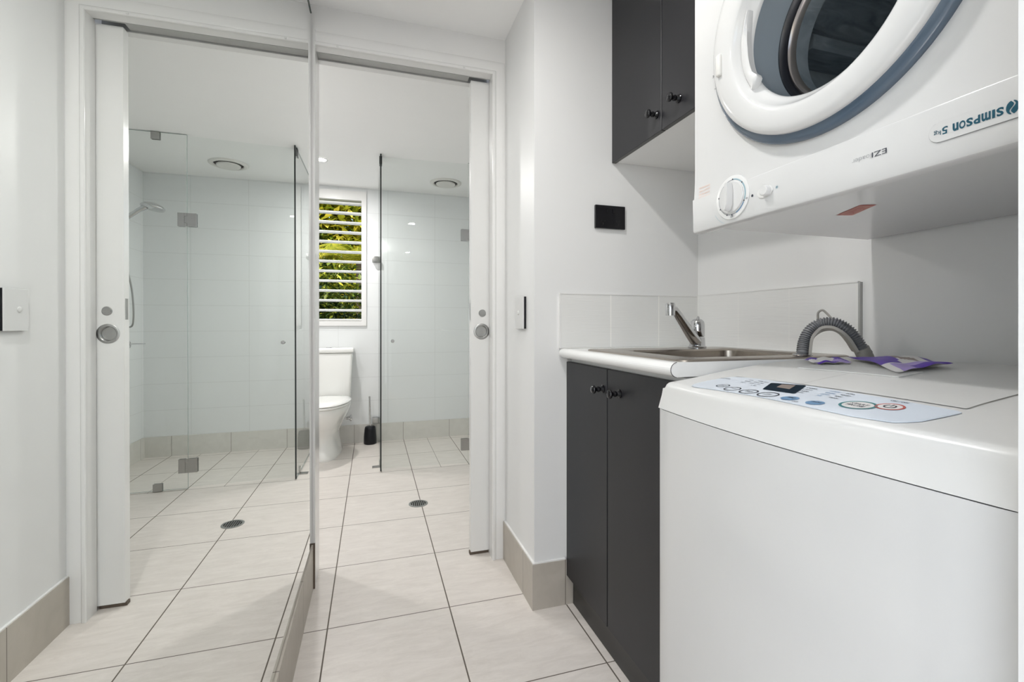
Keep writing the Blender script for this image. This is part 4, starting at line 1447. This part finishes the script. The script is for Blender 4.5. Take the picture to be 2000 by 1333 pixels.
bm = bmesh.new()
grip = [(-0.028, -0.0035), (-0.012, -0.0075), (0.014, -0.0085), (0.026, -0.0050), (0.029, 0.0), (0.026, 0.0050), (0.014, 0.0085), (-0.012, 0.0075), (-0.028, 0.0035)]
th = math.radians(4)
gu = (0, math.sin(th), -math.cos(th)); gv = (0, math.cos(th), math.sin(th))
prism(bm, grip, KC + Vector((-0.0055, 0, 0)), gu, gv, AX, 0.0135)
for v in bm.verts:
    if v.co.x < KC.x - 0.015:
        v.co.y = KC.y + (v.co.y - KC.y) * 0.72
        v.co.z = KC.z + (v.co.z - KC.z) * 0.96
bmesh.ops.bevel(bm, geom=list(bm.edges), offset=0.0012, segments=2, affect='EDGES', clamp_overlap=True)
obj('grip_bar', bm, M['white'], kn, True, 50)
# small selector
SCN = Vector((0.6878, 0.668, 1.2435))
bm = bmesh.new()
n = 32
pts_ = [(0.0175 * math.cos(2 * PI * i / n), 0.0105 * math.sin(2 * PI * i / n)) for i in range(n)]
prism(bm, pts_, SCN, (0, 1, 0), (0, 0, 1), AX, 0.0008)
sel = obj('selector_recess', bm, M['plastic2'], dr, True, 40)
bm = bmesh.new()
lathe(bm, [(0.0095, 0.0008), (0.0092, 0.009), (0.0080, 0.0105), (0, 0.011)], SCN + Vector((0, -0.005, 0)), AX, 28)
obj('selector_knob', bm, M['white'], sel, True, 40)
bm = bmesh.new()
ring_ = [bm.verts.new((0.6876, 0.6975 + .0026 * math.cos(q * PI / 6), 1.2440 + .0026 * math.sin(q * PI / 6))) for q in range(12)]
bm.faces.new(ring_).material_index = 0
obj('selector_dot', bm, M['ink'], dr)
bm = bmesh.new()
for a in (0, 60, 120):
    t = math.radians(a)
    d = Vector((0, math.cos(t), math.sin(t))) * .003; w = Vector((0, -math.sin(t), math.cos(t))) * .0005
    cc = Vector((0.6875, 0.6425, 1.2445))
    bm.faces.new([bm.verts.new(p) for p in (cc - d - w, cc + d - w, cc + d + w, cc - d + w)])
obj('selector_star', bm, M['inkpale'], dr)
# faint orange caution print
bm = bmesh.new()
for k, s in enumerate(('WARNING', 'DO NOT COVER', 'CLEAN FILTER', 'AFTER EACH USE')):
    text_into(bm, s, (0.6905, .812 , 1.3005 - k * .0072 + .0006), R_D, U_D, .0042, .034)
for v in bm.verts:
    v.co.x = interp(v.co.z, [1.270, 1.281, 1.288, 1.300, 1.320], [.6872, .6877, .6884, .6890, .6898])
obj('caution_print', bm, M['orange'], dr)
# badge and lettering
def capsule(y0, y1, zc, hh, n=10):
    out = []
    for k in range(n + 1):
        t = math.radians(-90 + 180 * k / n)
        out.append((y1 - hh + hh * math.cos(t), zc + hh * math.sin(t)))
    for k in range(n + 1):
        t = math.radians(90 + 180 * k / n)
        out.append((y0 + hh + hh * math.cos(t), zc + hh * math.sin(t)))
    return out
ZB = 1.2440
XBA = 0.6881
bm = bmesh.new()
prism(bm, capsule(0.2705, 0.4095, ZB, 0.0128), (XBA, 0, 0), (0, 1, 0), (0, 0, 1), AX, 0.0012)
bg = obj('badge', bm, M['white'], dr, True, 40)
bm = bmesh.new()
o_ = capsule(0.2700, 0.4102, ZB, 0.0136); i_ = capsule(0.2705, 0.4095, ZB, 0.0129)
a = [bm.verts.new((XBA - .0003, y, z)) for y, z in o_]; b = [bm.verts.new((XBA - .0003, y, z)) for y, z in i_]
for i in range(len(a)):
    j = (i + 1) % len(a)
    bm.faces.new((a[i], a[j], b[j], b[i]))
obj('badge_outline', bm, M['inkgrey'], bg)
bm = bmesh.new()
xl = XBA - 0.0016
chars = [('S', .3358, .0068), ('I', .3437, .0028), ('m', .3478, .0088), ('P', .3578, .0066), ('S', .3652, .0066), ('O', .3725, .0066), ('n', .3798, .0062)]
k_ = (.3838 - .3358) / (.3860 - .3358)
for ch, y, w in chars:
    y = .3358 + (y - .3358) * k_
    text_into(bm, ch, (xl, y, ZB + .0045), R_D, U_D, .0098, w * k_, bold=0.035)
text_into(bm, '5', (xl, .3888, ZB + .0045), R_D, U_D, .0092, .0060, bold=0.015)
text_into(bm, 'kg', (xl, .3962, ZB + .0030), R_D, U_D, .0070, .0075)
# round emblem with a swooping S
ec = Vector((xl, .3283, ZB))
n = 24
def emb(s_):
    pts = []
    for k in range(13):
        t = math.radians((-78 if s_ > 0 else 102) + 156 * k / 12)
        pts.append((.0056 * math.cos(t), .0078 * math.sin(t)))
    for k in range(11):
        u = (1 - 2 * k / 10) * s_
        pts.append((s_ * .0007 - .0020 * math.sin(u * 3.0), u * .0066))
    return pts
for s_ in (1, -1):
    try:
        bm.faces.new([bm.verts.new((ec.x, ec.y + a, ec.z + b)) for a, b in emb(s_)])
    except ValueError:
        pass
obj('badge_lettering', bm, M['logo'], bg)
bm = bmesh.new()
text_into(bm, 'EZI', (0.6876, .4605, 1.2475), R_D, U_D, .0072, .0200, bold=0.0, mi=0)
text_into(bm, 'loader', (0.6876, .4815, 1.2470), R_D, U_D, .0070, .0275, bold=-0.01, mi=1)
obj('model_lettering', bm, [M['ink'], M['inkgrey']], dr)
# red label under the cabinet
bm = bmesh.new()
zz = 1.2180
q = [(0.885, .687), (.917, .678), (.877, .604), (.851, .615)]
qv = [Vector((x, y, zz)) for x, y in q]
bm.faces.new([bm.verts.new(p) for p in qv]).material_index = 0
cen = sum(qv, Vector()) / 4
bm.faces.new([bm.verts.new(cen + (p - cen) * 0.86 - Vector((0, 0, .0003))) for p in qv]).material_index = 1
rt_ = (qv[3] - qv[0]).normalized(); up_ = (qv[0] - qv[1]).normalized()
text_into(bm, 'DRYER', cen - rt_ * .026 - up_ * .010 - Vector((0, 0, .0006)), rt_, up_, .018, .052, bold=0.01, mi=0)
obj('underside_label', bm, [M['inkred'], M['pinkred']], dr)

# ================================================================== GARDEN beyond the bathroom window
struct('ground', B((-6, 5, 4.4, 12, -0.3, -0.02)), M['soil'])
def leaves(bm, rnd, c, rad, n, size, mi=0):
    for _ in range(n):
        while True:
            p = Vector((rnd.uniform(-1, 1), rnd.uniform(-1, 1), rnd.uniform(-1, 1)))
            if p.length <= 1:
                break
        p = Vector(c) + Vector((p.x * rad[0], p.y * rad[1], p.z * rad[2]))
        d = Vector((rnd.gauss(0, 1), rnd.gauss(0, 1), rnd.gauss(0, .7))).normalized()
        _, u, v = frame_of(d)
        s = size * rnd.uniform(.6, 1.4)
        w = s * .42
        bm.faces.new([bm.verts.new(p + d * s), bm.verts.new(p + u * w + v * s * .1), bm.verts.new(p - d * s), bm.verts.new(p - u * w + v * s * .1)]).material_index = mi
def shrub(name, label, c, rad, n, size, m_, seed, stem):
    rnd = random.Random(seed)
    t = thing(name, label, 'shrub' if 'shrub' in name else 'tree', (c[0], c[1], -0.02))
    bm = bmesh.new()
    leaves(bm, rnd, c, rad, n, size)
    obj('foliage', bm, m_, t)
    bm = bmesh.new()
    for k in range(stem):
        a = rnd.uniform(0, 6.28)
        tube(bm, catmull([(c[0], c[1], -0.02), (c[0] + .1 * math.cos(a), c[1] + .1 * math.sin(a), c[2] * .4), (c[0] + rad[0] * .5 * math.cos(a), c[1] + rad[1] * .5 * math.sin(a), c[2] + rad[2] * .3)], 4), 0.02, 6)
    obj('stems', bm, M['bark'], t)
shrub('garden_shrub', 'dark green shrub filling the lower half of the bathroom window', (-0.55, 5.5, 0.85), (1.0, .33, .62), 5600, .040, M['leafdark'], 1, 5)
shrub('garden_shrub', 'yellow green leafy shrub seen halfway up the bathroom window', (-0.75, 6.22, 1.25), (.95, .28, .62), 4200, .045, M['leafmid'], 2, 4)
shrub('garden_tree', 'tall bright yellow green tree standing behind the shrubs outside the window', (-0.6, 9.9, 2.1), (2.2, .6, 2.4), 20000, .12, M['leafbright'], 3, 5)
shrub('garden_tree', 'dark leafy tree at the upper left of the window view', (-1.35, 8.9, 2.35), (.62, .25, .75), 3000, .06, M['leafdark'], 5, 3)
pt = thing('garden_palm', 'yellow green palm with fine drooping fronds outside the bathroom window', 'palm', (-0.18, 7.6, -0.02))
bm = bmesh.new()
tube(bm, catmull([(-0.20, 7.7, -.02), (-0.18, 7.65, .9), (-0.18, 7.6, 2.0)], 5), [.06] * 11, 8)
obj('trunk', bm, M['bark'], pt, True)
rnd = random.Random(11)
for k in range(18):
    bm = bmesh.new()
    a = k / 18 * 2 * PI + rnd.uniform(-.2, .2)
    L_ = rnd.uniform(.75, 1.05)
    up0 = rnd.uniform(.5, 1.1)
    sp = [Vector((-0.18 + L_ * s * math.cos(a), 7.6 + L_ * s * math.sin(a), 2.0 + up0 * s - 1.05 * up0 * s * s)) for s in [i / 22 for i in range(23)]]
    tube(bm, sp, 0.005, 5)
    for i in range(2, 23):
        d = (sp[i] - sp[i - 1]).normalized()
        sd_ = d.cross(Vector((0, 0, 1))).normalized()
        for s in (-1, 1):
            for h in (0, .5):
                base = sp[i - 1].lerp(sp[i], h)
                ln = .30 * (1 - abs(i / 22 - .45)) * rnd.uniform(.8, 1.1)
                tip = base + (sd_ * s * .8 + d * .5 + Vector((0, 0, -.35))).normalized() * ln
                w = d * .006
                bm.faces.new([bm.verts.new(base - w), bm.verts.new(base + w), bm.verts.new(tip)])
    obj('frond', bm, M['palm'], pt)
